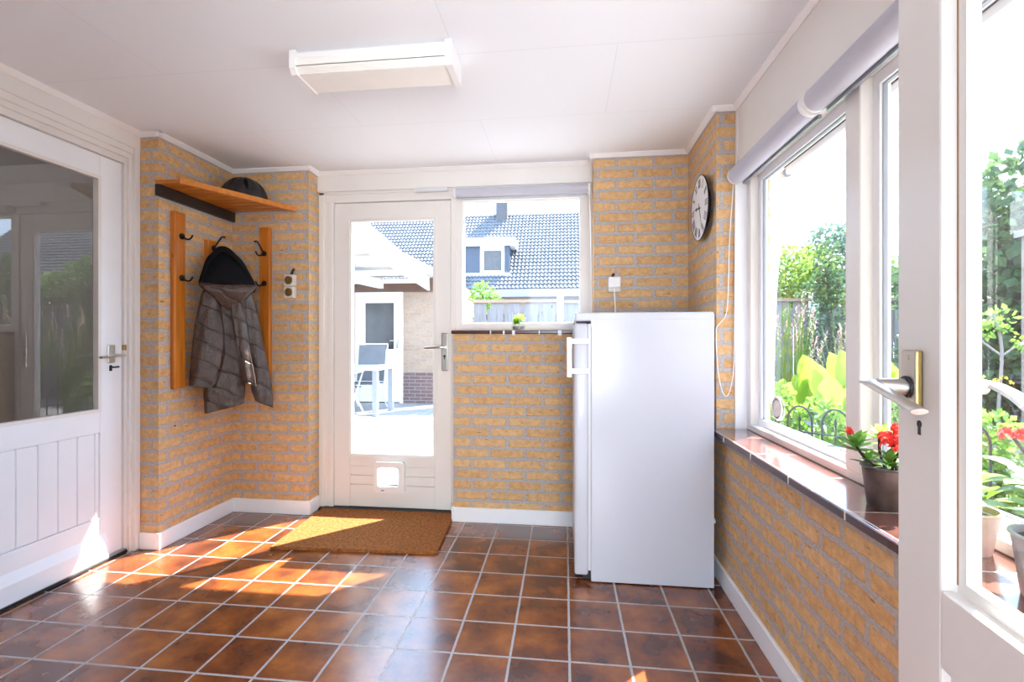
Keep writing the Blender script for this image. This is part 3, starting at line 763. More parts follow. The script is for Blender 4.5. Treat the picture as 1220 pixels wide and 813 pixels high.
# helmet on the shelf
t = thing('cycle_helmet', 'black cycle helmet lying on the pine hat shelf', 'helmet', (-1.99, 2.93, 1.984))
hc = Vector((-1.995, 2.905, 1.985))
bm = BM()
for i in range(9): pass
NU, NV = 36, 14; rings = []
for j in range(NV + 1):
    ph = PI / 2 * j / NV; ring = []
    for i in range(NU):
        th = 2 * PI * i / NU; rr = math.cos(ph)
        rib = 1 - .20 * (max(0, math.cos(7 * th)) ** 2) * (math.sin(2 * ph) ** 1.2)
        ring.append(bm.verts.new(hc + Vector((.150 * rr * math.cos(th) * rib, .122 * rr * math.sin(th) * rib, .012 + .150 * math.sin(ph) * rib))))
    rings.append(ring)
for Aa, Bb in zip(rings, rings[1:]):
    for i in range(NU): bm.faces.new([Aa[i], Aa[(i + 1) % NU], Bb[(i + 1) % NU], Bb[i]])
bm.faces.new(list(reversed(rings[0])))
bmesh.ops.remove_doubles(bm, verts=bm.verts, dist=.0005)
obj('shell', bm, 'helmet', t, True)
bm = BM(); tube(bm, [hc + Vector((.152 * math.cos(a), .124 * math.sin(a), .012)) for a in [2 * PI * k / 32 for k in range(32)]], .009, 8, closed=True); obj('rim_band', bm, 'black', t, True)
bm = BM(); lathe(bm, [(0, .0), (.006, .002), (.006, .009), (0, .012)], hc + Vector((-.125, -.055, .085)), 10); obj('strap_button', bm, 'plastic_old', t, True)

# rails with hooks
def hook_mesh(bm, o, dx, dy, big):
    """o wall-side centre, (dx,dy) unit direction into the room; ornate iron coat hook"""
    D = Vector((dx, dy, 0)); S = Vector((-dy, dx, 0)); Z = Vector((0, 0, 1)); o = Vector(o)
    def P(d, z, s=0): return o + D * d + Z * z + S * s
    for k in range(8):                      # rosette
        a = 2 * PI * k / 8
        tube(bm, [P(.003, 0), P(.004, .017 * math.sin(a), .017 * math.cos(a))], [.005, .0065], 7)
    tube(bm, [P(0, 0), P(.012, 0)], [.011, .006], 10)
    tube(bm, smooth_path([P(.010, -.004), P(.030, -.016), P(.052, -.016), P(.066, -.002), P(.068, .006)], 5), [.0048] * 20 + [.0058], 8)
    if big:
        tube(bm, smooth_path([P(.008, .006), P(.022, .024), P(.040, .048), P(.056, .066), P(.070, .068), P(.076, .064)], 5), [.0048] * 22 + [.006, .007, .008, .006], 8)
def rail(label, axis, a0, a1, z0, z1, hooks):
    t = thing('coat_rail', label, 'coat rail', (-2.16 if axis == 'x' else (a0 + a1) / 2, (a0 + a1) / 2 if axis == 'x' else 3.05, z0), 'pine coat rails in the nook')
    bm = BM()
    if axis == 'x': box(bm, -2.176, -2.146, a0, a1, z0, z1, bev=.007, seg=3)
    else: box(bm, a0, a1, 3.026, 3.056, z0, z1, bev=.007, seg=3)
    obj('rail_board', bm, 'pine', t)
    for z, big in hooks:
        bm = BM()
        if axis == 'x': hook_mesh(bm, (-2.147, (a0 + a1) / 2 + .008, z), 1, 0, big)
        else: hook_mesh(bm, ((a0 + a1) / 2, 3.027, z), -.25, -.968, big)
        obj('coat_hook', bm, 'iron', t, True)
rail('pine coat rail left of the jacket, ending below two black hooks', 'x', 2.530, 2.612, .855, 1.850, [(1.715, False), (1.480, False)])
rail('pine coat rail behind the hanging jacket', 'x', 2.790, 2.868, .76, 1.742, [(1.695, True), (1.46, False)])
rail('pine coat rail right of the jacket on the back brick wall', 'y', -1.968, -1.896, .86, 1.862, [(1.690, True), (1.497, False)])

# ---------------------------------------------------------------- jacket
Jp = Vector((-1.968, 2.775, 0)); Nn = Vector((.579, -.815, 0)); Rr = Vector((.815, .579, 0))
def jp(s, z, o): return Jp + Rr * s + Nn * o + Vector((0, 0, z))
def loft(bm, rings, depth, n=28, puff=0., pitch=.075, slant=0., sub=7, hem=None, open_bottom=False, fold=0., seed=0):
    rows = []
    P = [(z, s, w, o, (depth[i] if isinstance(depth, list) else depth)) for i, (z, s, w, o) in enumerate(rings)]
    V = []
    for i in range(len(P) - 1):
        a, b, c, d_ = P[max(i - 1, 0)], P[i], P[i + 1], P[min(i + 2, len(P) - 1)]
        for k in range(sub):
            tt = k / sub
            V.append([.5 * (2 * b[q] + (c[q] - a[q]) * tt + (2 * a[q] - 5 * b[q] + 4 * c[q] - d_[q]) * tt * tt + (3 * b[q] - a[q] - 3 * c[q] + d_[q]) * tt ** 3) for q in range(5)])
    V.append(list(P[-1]))
    zmin = V[-1][0]
    for r_i, (z, s, w, o, dp) in enumerate(V):
        row = []
        for k in range(n):
            a = 2 * PI * k / n
            ca, sa = math.cos(a), math.sin(a)
            ex = .8
            x = math.copysign(abs(ca) ** ex, ca); y = math.copysign(abs(sa) ** ex, sa)
            zz = z + (slant * x * .5 if slant else 0) * (r_i / len(V))
            m_ = 1.0
            if puff:
                q = (z + .35 * abs(x) * .12 - .03 * x) / pitch
                m_ = 1 - puff * (1 - abs(math.sin(PI * q)) ** .6)
            fl = fold * math.sin(5 * a + seed + z * 9) * (0.4 + .6 * r_i / len(V))
            row.append(bm.verts.new(jp(s + w * x * (1 - (1 - m_) * .5), zz, o + dp * y * m_ + fl)))
        rows.append(row)
    for A_, B_ in zip(rows, rows[1:]):
        for k in range(n): bm.faces.new([A_[k], A_[(k + 1) % n], B_[(k + 1) % n], B_[k]])
    bm.faces.new(list(reversed(rows[0])))
    if open_bottom:       # turned-in cuff
        c = rows[-1]; inner = []
        for v in c:
            inner.append(v.co.copy())
        cen = sum((v for v in inner), Vector()) / n
        r2 = [bm.verts.new(cen + (v - cen) * .72 + Vector((0, 0, .001))) for v in inner]
        r3 = [bm.verts.new(cen + (v - cen) * .68 + Vector((0, 0, .05))) for v in inner]
        for A_, B_ in ((c, r2), (r2, r3)):
            for k in range(n): bm.faces.new([A_[k], A_[(k + 1) % n], B_[(k + 1) % n], B_[k]])
        bm.faces.new(r3)
    else: bm.faces.new(rows[-1])
t = thing('hooded_jacket', 'brown quilted hooded jacket with black lining hanging from a hook', 'jacket', (-1.93, 2.72, 1.70))
bm = BM(); loft(bm, [(1.430, -.025, .100, -.02), (1.252, -.038, .116, -.02), (1.059, -.041, .108, -.02), (.914, -.044, .112, -.02), (.793, -.047, .109, -.02), (.722, -.048, .104, -.02)], .05, puff=.06, pitch=.085, slant=.05, fold=.009, seed=1)
obj('torso', bm, 'jacket', t, True)
bm = BM(); loft(bm, [(1.434, -.112, .040, .0), (1.385, -.118, .052, .015), (1.298, -.123, .062, .02), (1.202, -.124, .075, .025), (1.060, -.129, .084, .03), (.942, -.145, .077, .03), (.862, -.160, .067, .03)], .05, puff=.06, pitch=.095, slant=-.02, open_bottom=True, fold=.007, seed=2)
obj('sleeve', bm, 'jacket', t, True)
bm = BM(); loft(bm, [(1.360, .006, .036, .045), (1.204, .034, .037, .06), (1.059, .052, .037, .065), (.937, .074, .038, .065), (.870, .088, .033, .065)], .035, puff=.12, pitch=.06, slant=-.03, open_bottom=True, fold=.007, seed=3)
obj('sleeve', bm, 'jacket', t, True)
bm = BM(); loft(bm, [(1.440, .066, .032, -.03), (1.257, .095, .045, -.03), (1.056, .117, .056, -.03), (.905, .141, .062, -.03), (.803, .154, .060, -.03), (.731, .168, .052, -.03)], .045, puff=.09, pitch=.07, slant=-.05, fold=.007, seed=4)
obj('side_panel', bm, 'jacket', t, True)
bm = BM(); loft(bm, [(1.705, -.058, .016, -.115), (1.688, -.056, .040, -.10), (1.655, -.052, .064, -.075), (1.612, -.048, .096, -.045), (1.550, -.040, .120, -.01), (1.492, -.034, .140, .01), (1.450, -.028, .150, .015), (1.420, -.02, .130, .01)], [.012, .025, .04, .055, .068, .075, .075, .07], fold=.006, seed=5)
obj('hood_lining', bm, 'lining', t, True)
bm = BM(); loft(bm, [(1.458, -.026, .148, .060), (1.440, -.025, .144, .072), (1.411, -.022, .118, .076), (1.372, -.018, .080, .066), (1.332, -.018, .044, .052), (1.305, -.018, .014, .04)], [.020, .032, .036, .03, .022, .01], fold=.003, seed=6)
obj('hood_edge', bm, 'jacket', t, True)
bm = BM(); tube(bm, smooth_path([jp(-.168, 1.440, .055), jp(-.155, 1.50, .058), jp(-.128, 1.575, .04), jp(-.096, 1.632, .0), jp(-.060, 1.662, -.03), jp(-.022, 1.640, -.01), jp(.025, 1.59, .025), jp(.068, 1.525, .045), jp(.106, 1.455, .055)], 6), .009, 10); obj('hood_trim', bm, 'lining', t, True)

# ---------------------------------------------------------------- wall socket in the nook
t = thing('double_socket', 'old white surface double socket on the nook brick wall', 'socket', (-1.75, 3.04, 1.47))
for z0 in (1.400, 1.477):
    bm = BM(); box(bm, -1.790, -1.725, 3.012, 3.055, z0, z0 + .074, bev=.005, seg=2); hs = obj('socket_housing', bm, 'plastic_old', t)
    bm = BM(); lathe(bm, [(.027, 3.013), (.027, 3.0085), (.024, 3.0080), (.022, 3.0112), (0, 3.0112)], (-1.758, 0, z0 + .037), 24, 'y'); obj('socket_face', bm, 'brass', hs, True)
bm = BM(); tube(bm, smooth_path([(-1.752, 3.04, 1.549), (-1.748, 3.04, 1.572), (-1.738, 3.046, 1.592)], 4), [.013, .011, .009, .009, .008, .008, .008, .007, .006], 10); obj('cable_gland', bm, 'iron', t, True)
bm = BM(); lathe(bm, [(.004, -2.176), (.004, -2.170), (0, -2.170)], (0, 2.562, .648), 8, 'x')
tag(obj('wall_nail', bm, 'iron'), 'dark nail left in the brick below the left coat rail', 'nail')

# ---------------------------------------------------------------- doormat
bm = BM(); prism(bm, [(-1.575, 2.520), (-.690, 2.560), (-.668, 2.585), (-.700, 3.150), (-1.592, 3.140)], 'z', .0005, .016)
tag(obj('doormat', bm, 'coir'), 'brown coir doormat on the tiles before the garden door', 'doormat')

# ---------------------------------------------------------------- plants
def leaf(bm, base, direction, length, width, up=(0, 0, 1), curl=.25, n=6, thick=.0):
    d = Vector(direction).normalized(); u = Vector(up); s = d.cross(u)
    if s.length < 1e-3: s = Vector((1, 0, 0))
    s.normalize(); u = s.cross(d).normalized(); b = Vector(base); rows = []
    for i in range(n + 1):
        tt = i / n; w = width * .5 * math.sin(PI * min(1, tt * .93 + .07)) ** .8
        if i == n: w = width * .02
        c = b + d * length * tt - u * curl * length * tt * tt
        rows.append([bm.verts.new(c - s * w + u * w * .25), bm.verts.new(c), bm.verts.new(c + s * w + u * w * .25)])
    for A_, B_ in zip(rows, rows[1:]):
        for k in (0, 1): bm.faces.new([A_[k], A_[k + 1], B_[k + 1], B_[k]])

def rosette(bm, top, n, L, W, rnd, tilt=.5):
    for i in range(n):
        a = i * 2.4 + rnd.random() * .4; e = tilt * (1 - i / n) + rnd.random() * .2 + (i / n) * 1.1
        leaf(bm, Vector(top) - Vector((0, 0, .012 * (n - i) / n * 2)), (math.cos(a) * math.cos(e), math.sin(a) * math.cos(e), math.sin(e)), L * (1 - .45 * i / n), W * (1 - .4 * i / n), curl=.18)

def pot(parent, c, rb, rt, h, mat, seg=32):
    bm = BM(); lathe(bm, [(0, .0), (rb * .96, .0), (rb, .004), (rt - .002, h - .006), (rt + .002, h - .003), (rt + .001, h), (rt - .004, h), (rt - .006, h - .014), (0, h - .014)], c, seg)
    o = obj('flower_pot', bm, mat, parent, True)
    bm = BM(); lathe(bm, [(rt - .007, h - .012), (rt * .5, h - .006), (0, h - .004)], c, seg); obj('soil', bm, 'soil', o, True)
    return o
def cluster(bm, c, r, n, rnd):
    for i in range(n):
        th = rnd.random() * 2 * PI; ph = math.acos(rnd.uniform(-.2, 1))
        p_ = Vector(c) + Vector((math.sin(ph) * math.cos(th), math.sin(ph) * math.sin(th), math.cos(ph) * .7)) * r
        nrm_ = (p_ - Vector(c)).normalized()
        a_ = nrm_.orthogonal().normalized(); b_ = nrm_.cross(a_)
        for k in range(4):
            q = 2 * PI * k / 4 + .5
            dd = a_ * math.cos(q) + b_ * math.sin(q)
            leaf(bm, p_, dd + nrm_ * .5, .010, .008, up=nrm_, curl=.3, n=3)

SZ = .706
rnd = random.Random(3)
c1 = (.812, 1.372, SZ)
t = thing('potted_kalanchoe', 'red flowering kalanchoe in a dark zinc pot at the door edge', 'potted plant', c1)
pot(t, c1, .043, .056, .105, 'zinc')
bm = BM()
S = {'a': ((-.002, .015, .09), (-.045, .055, .145)), 'b': ((0, 0, .09), (-.006, .02, .185)), 'c': ((.01, -.02, .1), (.010, -.015, .20)), 'd': ((0, -.02, .1), (.02, -.04, .17))}
for k, (a, b) in S.items():
    A_ = Vector(c1) + Vector(a); B_ = Vector(c1) + Vector(b)
    tube(bm, smooth_path([A_, A_.lerp(B_, .5) + Vector((-.008, 0, -.004)), B_], 4), .0035, 6)
obj('stems', bm, 'stem', t, True)
bm = BM()
rosette(bm, Vector(c1) + Vector((-.045, .055, .152)), 16, .076, .032, rnd, .0)
rosette(bm, Vector(c1) + Vector((-.02, .045, .115)), 9, .045, .026, rnd, .1)
rosette(bm, Vector(c1) + Vector((-.015, -.035, .135)), 9, .045, .026, rnd, .2)
rosette(bm, Vector(c1) + Vector((.02, -.04, .14)), 8, .04, .022, rnd, .3)
rosette(bm, Vector(c1) + Vector((-.01, -.02, .125)), 6, .035, .02, rnd, .5)
obj('leaves', bm, 'leaf', t, True)
bm = BM(); rosette(bm, Vector(c1) + Vector((.000, .025, .188)), 14, .048, .026, rnd, .2); obj('young_leaves', bm, 'leaf_y', t, True)
bm = BM()
for dx, dy, dz in ((-.004, -.008, .178), (.018, -.03, .195), (.010, -.04, .175), (-.010, -.026, .160), (.020, -.018, .200), (-.012, -.016, .172)): cluster(bm, Vector(c1) + Vector((dx, dy, dz)), .017, 16, rnd)
cluster(bm, Vector(c1) + Vector((-.062, .060, .180)), .009, 5, rnd)
obj('blossoms', bm, 'petal', t, True)

c2 = (.808, 1.110, SZ)
t = thing('potted_pelargonium', 'green leafed plant in a pale clay pot behind the open door glass', 'potted plant', c2)
pot(t, c2, .036, .050, .085, 'clay')
bm = BM()
for i in range(16):
    a = i * 2.4; r = .012 + .03 * rnd.random(); e = rnd.uniform(.2, 1.2)
    p_ = Vector(c2) + Vector((math.cos(a) * r, math.sin(a) * r, .085 + .055 * rnd.random()))
    leaf(bm, p_, (math.cos(a) * math.cos(e), math.sin(a) * math.cos(e), math.sin(e) * .5), .045, .045, curl=.2, n=5)
obj('leaves', bm, 'leaf_y', t, True)

c3 = (.796, .905, SZ)
t = thing('potted_geranium', 'pink red flowering plant in a grey pot seen through the open door', 'potted plant', c3)
pot(t, c3, .048, .062, .105, 'zinc_light')
bm = BM()
for i in range(26):
    a = i * 2.4 + rnd.random(); r = .02 + .05 * rnd.random(); e = rnd.uniform(.0, 1.0)
    p_ = Vector(c3) + Vector((math.cos(a) * r, math.sin(a) * r, .105 + .10 * rnd.random()))
    leaf(bm, p_, (math.cos(a) * math.cos(e), math.sin(a) * math.cos(e), math.sin(e) * .6), .055, .038, curl=.25, n=5)
obj('leaves', bm, 'leaf', t, True)
bm = BM()
for dx, dy in ((-.03, .05), (.0, .02), (.02, -.03)): tube(bm, smooth_path([Vector(c3) + Vector((0, 0, .1)), Vector(c3) + Vector((dx * .4, dy * .4, .19)), Vector(c3) + Vector((dx, dy, .255))], 4), .0028, 6)
obj('stems', bm, 'stem', t, True)
bm = BM()
for dx, dy, dz in ((-.03, .05, .258), (-.015, .035, .262), (0, .02, .26), (.015, .0, .262), (.02, -.03, .258)): cluster(bm, Vector(c3) + Vector((dx, dy, dz)), .018, 14, rnd)
obj('blossoms', bm, leaf_mat('pink red petal', [(.65, .06, .06), (.78, .12, .10), (.85, .25, .2)], .35, .5, 60), t, True)

c4 = (-.287, 3.125, 1.190)
t = thing('succulent_glass', 'tiny green succulent in a clear glass on the small window sill', 'potted plant', c4)
bm = BM(); lathe(bm, [(0, .0), (.036, .0), (.041, .006), (.043, .115), (.041, .115), (.039, .008), (0, .006)], c4, 28); obj('glass_jar', bm, glass_mat('jar glass', (.97, .98, .98), 1.35), t, True)
bm = BM(); lathe(bm, [(0, .007), (.036, .007), (.0385, .026), (.0, .030)], c4, 24); obj('pebbles', bm, 'zinc_light', t, True)
bm = BM()
for q in range(12):
    rosette(bm, Vector(c4) + Vector((rnd.uniform(-.024, .024), rnd.uniform(-.022, .022), .055 + .045 * rnd.random())), 9, .030, .016, rnd, .5)
obj('leaves', bm, 'leaf_y', t, True)

# ================================================================== OUTDOORS
GZ = -.05
bm = BM(); box(bm, -40, 60, 3.36, 60, GZ - .1, GZ); box(bm, .97, 60, -40, 3.36, GZ - .1, GZ); box(bm, -40, .97, -40, -.3, GZ - .1, GZ)
tag(obj('terrace', bm, 'terrace'), 'pale paved terrace outside the garden door', 'terrace', kind='structure')
bm = BM(); prism(bm, [(1.3, 5.4), (2.8, 3.5), (9, 3.5), (9, 8.7), (-.4, 8.7), (-.4, 7.0)], 'z', GZ, GZ + .012)
tag(obj('garden_bed', bm, 'gravel'), 'grey garden ground under the plants outside the long window', 'garden bed', kind='structure')

# ---- shed with its white door, seen through the garden door
YS = 9.05
sh = thing('brick_shed', 'pale brick outbuilding across the terrace with a white door', 'outbuilding', (-3.6, YS + 1, GZ))
bm = BM(); box(bm, -7.5, -3.92, YS, YS + 3, .52, 2.05); box(bm, -3.0, -2.15, YS, YS + 3, .52, 2.05); box(bm, -3.92, -3.0, YS + .1, YS + 3, GZ, 2.05); obj('brick_front', bm, 'brick_out', sh)
bm = BM(); box(bm, -7.5, -3.92, YS - .005, YS + 3, GZ, .52); box(bm, -3.0, -2.15, YS - .005, YS + 3, GZ, .52); obj('plinth', bm, 'brick_purple', sh)
bm = BM(); box(bm, -7.5, -2.15, YS - .02, YS + 3, 2.03, 2.28); obj('lintel_board', bm, 'fascia_brown', sh)
bm = BM(); box(bm, -3.92, -3.86, YS - .03, YS + .08, GZ, 2.03); box(bm, -3.06, -3.0, YS - .03, YS + .08, GZ, 2.03); box(bm, -3.86, -3.06, YS - .03, YS + .08, 1.97, 2.03); obj('door_frame', bm, 'render_white', sh)
bm = BM(); box(bm, -3.86, -3.74, YS, YS + .04, GZ + .02, 1.97); box(bm, -3.18, -3.06, YS, YS + .04, GZ + .02, 1.97); box(bm, -3.74, -3.18, YS, YS + .04, 1.83, 1.97)
for i in range(8): box(bm, -3.74, -3.18, YS + .004, YS + .04, GZ + .02 + i * .117, GZ + .02 + (i + 1) * .117 - .006)
box(bm, -3.74, -3.18, YS, YS + .04, .90, .96)
sd = obj('shed_door', bm, 'render_white', sh)
bx('door_pane', 'dark_win', sd, -3.74, -3.18, YS + .02, YS + .03, .96, 1.83)
bm = BM(); box(bm, -3.14, -3.10, YS - .012, YS, .98, 1.22); tube(bm, [(-3.12, YS - .01, 1.12), (-3.12, YS - .05, 1.12), (-3.24, YS - .05, 1.12)], .010, 8); obj('door_handle', bm, 'metal', sd)

# ---- carport roof
cpt_ = thing('carport_roof', 'white edged carport roof of ribbed sheets left of the tiled roof', 'carport', (-3.2, 6.5, 2.1))
def edge_x(y): return -1.985 - (y - 4.8) * .118
bm = BM()
for y0_, y1_ in ((3.9, 9.05),):
    q = [(edge_x(y0_), y0_), (edge_x(y1_), y1_), (edge_x(y1_) - .04, y1_), (edge_x(y0_) - .04, y0_)]
    prism(bm, q, 'z', 2.05, 2.33)
obj('edge_board', bm, 'render_white', cpt_)
bm = BM()
NX = 90
for k in range(NX):
    x0_ = -6.6 + k * .05; xa, xb, xm = x0_, x0_ + .05, x0_ + .025
    if xb > -2.05: break
    A_ = [bm.verts.new(v) for v in ((xa, 3.9, 2.25), (xm, 3.9, 2.268), (xb, 3.9, 2.25))]; B_ = [bm.verts.new(v) for v in ((xa, 9.05, 2.30), (xm, 9.05, 2.318), (xb, 9.05, 2.30))]
    for i in (0, 1): bm.faces.new([A_[i], A_[i + 1], B_[i + 1], B_[i]])
obj('ribbed_sheet', bm, 'poly', cpt_, recalc=False)
for y_ in (5.0, 6.4, 7.7, 8.8):
    bx('purlin', 'render_white', cpt_, -6.6, edge_x(y_) - .03, y_, y_ + .06, 2.17, 2.25)
bm = BM(); prism(bm, [(-3.55, 4.2), (-3.47, 4.2), (-3.10, 8.3), (-3.18, 8.3)], 'z', 2.02, 2.17); obj('rafter', bm, 'render_white', cpt_)
bm = BM(); prism(bm, [(-5.35, 4.2), (-5.27, 4.2), (-5.0, 8.9), (-5.08, 8.9)], 'z', 2.02, 2.17); obj('rafter', bm, 'render_white', cpt_)
for x_ in (-6.4,): bx('post', 'render_white', cpt_, x_, x_ + .1, 4.4, 4.5, GZ, 2.2)

# ---- garden table and chair
t = thing('garden_table', 'grey garden table standing on the terrace', 'table', (-3.55, 7.7, GZ))
bx('table_top', 'frame_white', t, -4.4, -2.84, 7.34, 8.14, .66, .715, bev=.006)
for x_, y_ in ((-2.93, 7.36), (-2.93, 8.05), (-4.38, 7.36), (-4.38, 8.05)): bx('leg', 'frame_grey', t, x_, x_ + .075, y_, y_ + .075, GZ, .66)
def garden_chair(cx, cy_, face, label):
    t = thing('garden_chair', label, 'chair', (cx, cy_, GZ), 'garden chairs at the table')
    f_ = face
    bm = BM(); box(bm, cx - .25, cx + .25, cy_ - .22, cy_ + .22, .39, .41, bev=.004); obj('seat', bm, 'mesh_grey', t)
    bm = BM(); prism(bm, [(cy_ + f_ * .22, .42), (cy_ + f_ * .24, .42), (cy_ + f_ * .36, 1.04), (cy_ + f_ * .34, 1.04)], 'x', cx - .24, cx + .24); obj('backrest', bm, 'mesh_grey', t)
    for s_ in (-1, 1):
        x_ = cx + s_ * .265
        bm = BM(); tube(bm, [(x_, cy_ + f_ * .37, 1.06), (x_, cy_ + f_ * .20, .40), (x_, cy_ - f_ * .30, GZ + .01)], .014, 8); obj('leg', bm, 'frame_white', t)
        bm = BM(); tube(bm, [(x_, cy_ - f_ * .24, .64), (x_, cy_ - f_ * .02, .36), (x_, cy_ + f_ * .34, GZ + .01)], .014, 8); obj('leg', bm, 'frame_white', t)
        bm = BM(); tube(bm, [(x_, cy_ - f_ * .26, .64), (x_, cy_ + f_ * .28, .63)], .016, 8); obj('armrest', bm, 'frame_white', t)
    bm = BM(); tube(bm, [(cx - .265, cy_ + f_ * .37, 1.06), (cx + .265, cy_ + f_ * .37, 1.06)], .014, 8); obj('top_bar', bm, 'frame_white', t)
garden_chair(-3.36, 8.12, 1, 'grey mesh garden chair behind the terrace table')
garden_chair(-3.42, 7.30, -1, 'grey mesh garden chair in front of the terrace table')

# ---- white gate piece beside the shed
t = thing('garden_gate', 'white boarded gate left of the fence', 'gate', (-1.78, 8.7, GZ))
bm = BM(); prism(bm, [(-2.08, GZ), (-1.62, GZ), (-1.62, 1.72), (-1.75, 1.92), (-2.08, 2.02)], 'y', 8.62, 8.66); obj('gate_panel', bm, 'render_white', t)
bm = BM(); box(bm, -2.05, -1.72, 8.605, 8.62, 1.55, 1.57); box(bm, -1.735, -1.72, 8.605, 8.62, .2, 1.57); obj('gate_batten', bm, 'frame_grey', t)

# ---- fences
def fence(label, x0, x1, y, top, seed, w=.115):
    t = thing('wooden_fence', label, 'fence', ((x0 + x1) / 2, y, GZ), 'garden fences')
    rn = random.Random(seed)
    bm = BM(); x = x0; k = 0
    while x < x1 - .02:
        ww = min(w, x1 - x)
        if k % 3 == 2: box(bm, x + .01, x + ww * .62, y + .02, y + .04, GZ, top - .16)
        else: box(bm, x, x + ww - .006, y, y + .02, GZ, top - .05 + rn.uniform(-.004, .004))
        x += ww if k % 3 != 2 else ww * .65; k += 1
    obj('board_panel', bm, 'fence', t)
    bx('cap_rail', 'fence_cap', t, x0, x1, y - .03, y + .05, top - .05, top)
    for z_ in (.4, top - .35): bx('back_rail', 'fence', t, x0, x1, y + .04, y + .08, z_, z_ + .1)
    return t
def fpost(t, x, y, top): bx('post', 'frame_white', t, x, x + .11, y - .05, y + .06, GZ, top)
ft = fence('weathered board fence behind the small back window', -1.6, -.02, 8.72, 1.84, 1); fpost(ft, -.13, 8.72, 1.90); 
ft = fence('weathered board fence with a pale end post, behind the fridge side', -.0, 1.9, 8.72, 1.82, 2); fpost(ft, 1.79, 8.72, 1.9)
ft = fence('weathered board fence under the garden trees outside the long window', 1.92, 9.6, 8.72, 1.82, 3); fpost(ft, 4.0, 8.72, 1.86)

# ---- neighbouring house: tiled roof, dormer, chimney
YE, ZE, YR, ZR = 26.0, 3.80, 31.3, 9.10
XA, XB = -16.0, 6.6
hs = thing('tiled_house', 'house with a dark tiled roof, dormer and chimney beyond the fence', 'house', (-4, 30, GZ))
bm = BM(); box(bm, XA + .2, XB - .2, YE + .5, 36, GZ, ZE - .05); prism(bm, [(YE + .6, ZE - .1), (YR, ZR - .25), (36, ZE + .2), (36, ZE - .1)], 'x', XA + .1, XB - .1); obj('house_walls', bm, 'house_wall', hs)
def tiled_roof(parent, XA, XB, YE, ZE, YR, ZR):
    bm = BM(); tw, th = .21, .325
    SL = Vector((0, YR - YE, ZR - ZE)); LEN = SL.length; sd_ = SL.normalized(); nn = Vector((0, -sd_.z, sd_.y))
    ncol = int((XB - XA) / tw); nrow = int(LEN / th)
    prof = [(0, .0), (.12, .035), (.30, .055), (.48, .03), (.62, .002), (.82, -.008), (1.0, .0)]
    cols_ = [(XA + (c + u) * tw, hh) for c in range(ncol) for u, hh in prof[:-1]] + [(XA + ncol * tw, 0)]
    for r in range(nrow):
        o0 = Vector((0, YE, ZE)) + sd_ * (r * th); o1 = Vector((0, YE, ZE)) + sd_ * ((r + 1) * th + .03)
        lo_ = [bm.verts.new(o0 + Vector((x, 0, 0)) + nn * (hh + .085)) for x, hh in cols_]
        hi_ = [bm.verts.new(o1 + Vector((x, 0, 0)) + nn * (hh + .0)) for x, hh in cols_]
        fr_ = [bm.verts.new(o0 + Vector((x, 0, 0)) + nn * (hh + .0)) for x, hh in cols_]
        for i in range(len(cols_) - 1):
            bm.faces.new([lo_[i], lo_[i + 1], hi_[i + 1], hi_[i]]); bm.faces.new([fr_[i], fr_[i + 1], lo_[i + 1], lo_[i]])
    return obj('roof', bm, 'roof', parent, recalc=False)
tiled_roof(hs, XA, XB, YE, ZE, YR, ZR)
bm = BM(); box(bm, XA, XB, YE - .18, YE + .02, ZE - .42, ZE - .02, bev=.02); rf = obj('gutter', bm, 'gutter_grey', hs)
bm = BM(); box(bm, XA + .2, XB - .2, YE + .46, YE + .5, .9, 2.2); obj('window_band', bm, 'dark_win', hs)
# dormer
bm = BM(); box(bm, -6.3, -2.97, 26.9, 30.5, 4.8, 6.30); dm = obj('dormer', bm, 'clad_blue', hs)
bm = BM(); box(bm, -6.5, -2.66, 26.6, 31.0, 6.26, 6.67, bev=.01); obj('dormer_roof', bm, 'render_white', dm)
bm = BM(); box(bm, -6.35, -2.92, 26.78, 27.0, 4.54, 4.77); obj('dormer_sill', bm, 'render_white', dm)
bm = BM(); rect_frame(bm, 'y', (-4.56, -3.24, 4.74, 6.27), (-4.37, -3.38, 4.90, 6.00), 26.82, 26.92)
wf = obj('dormer_window', bm, 'render_white', dm); bx('window_pane', 'dark_win', wf, -4.38, -3.37, 26.87, 26.90, 4.89, 6.01)
bm = BM(); box(bm, -4.22, -3.52, 30.6, 31.4, 8.0, 9.95); obj('chimney', bm, 'chimney', hs)

h2 = thing('corner_house', 'farther house with a dark tiled roof mirrored in the hall door glass', 'house', (26, 28, GZ))
bm = BM(); box(bm, 20.2, 31.8, 24.5, 33, GZ, 3.6); prism(bm, [(24.6, 3.5), (29.3, 8.35), (33, 4.2), (33, 3.5)], 'x', 20.1, 31.9); obj('house_walls', bm, 'house_wall', h2)
tiled_roof(h2, 20, 32, 24.0, 3.6, 29.3, 8.6)
bm = BM(); box(bm, 20, 32, 23.82, 24.02, 3.2, 3.58, bev=.02); obj('gutter', bm, 'gutter_grey', h2)

bm = BM(); box(bm, .98, 6.5, -1.3, -.7, GZ, 5.2)  # unseen wall, added to cut the sky light reaching the fridge
tag(obj('wall_sky_block', bm, 'house_wall'), 'unseen brick wall added to keep sky light off the fridge', 'wall', kind='structure')

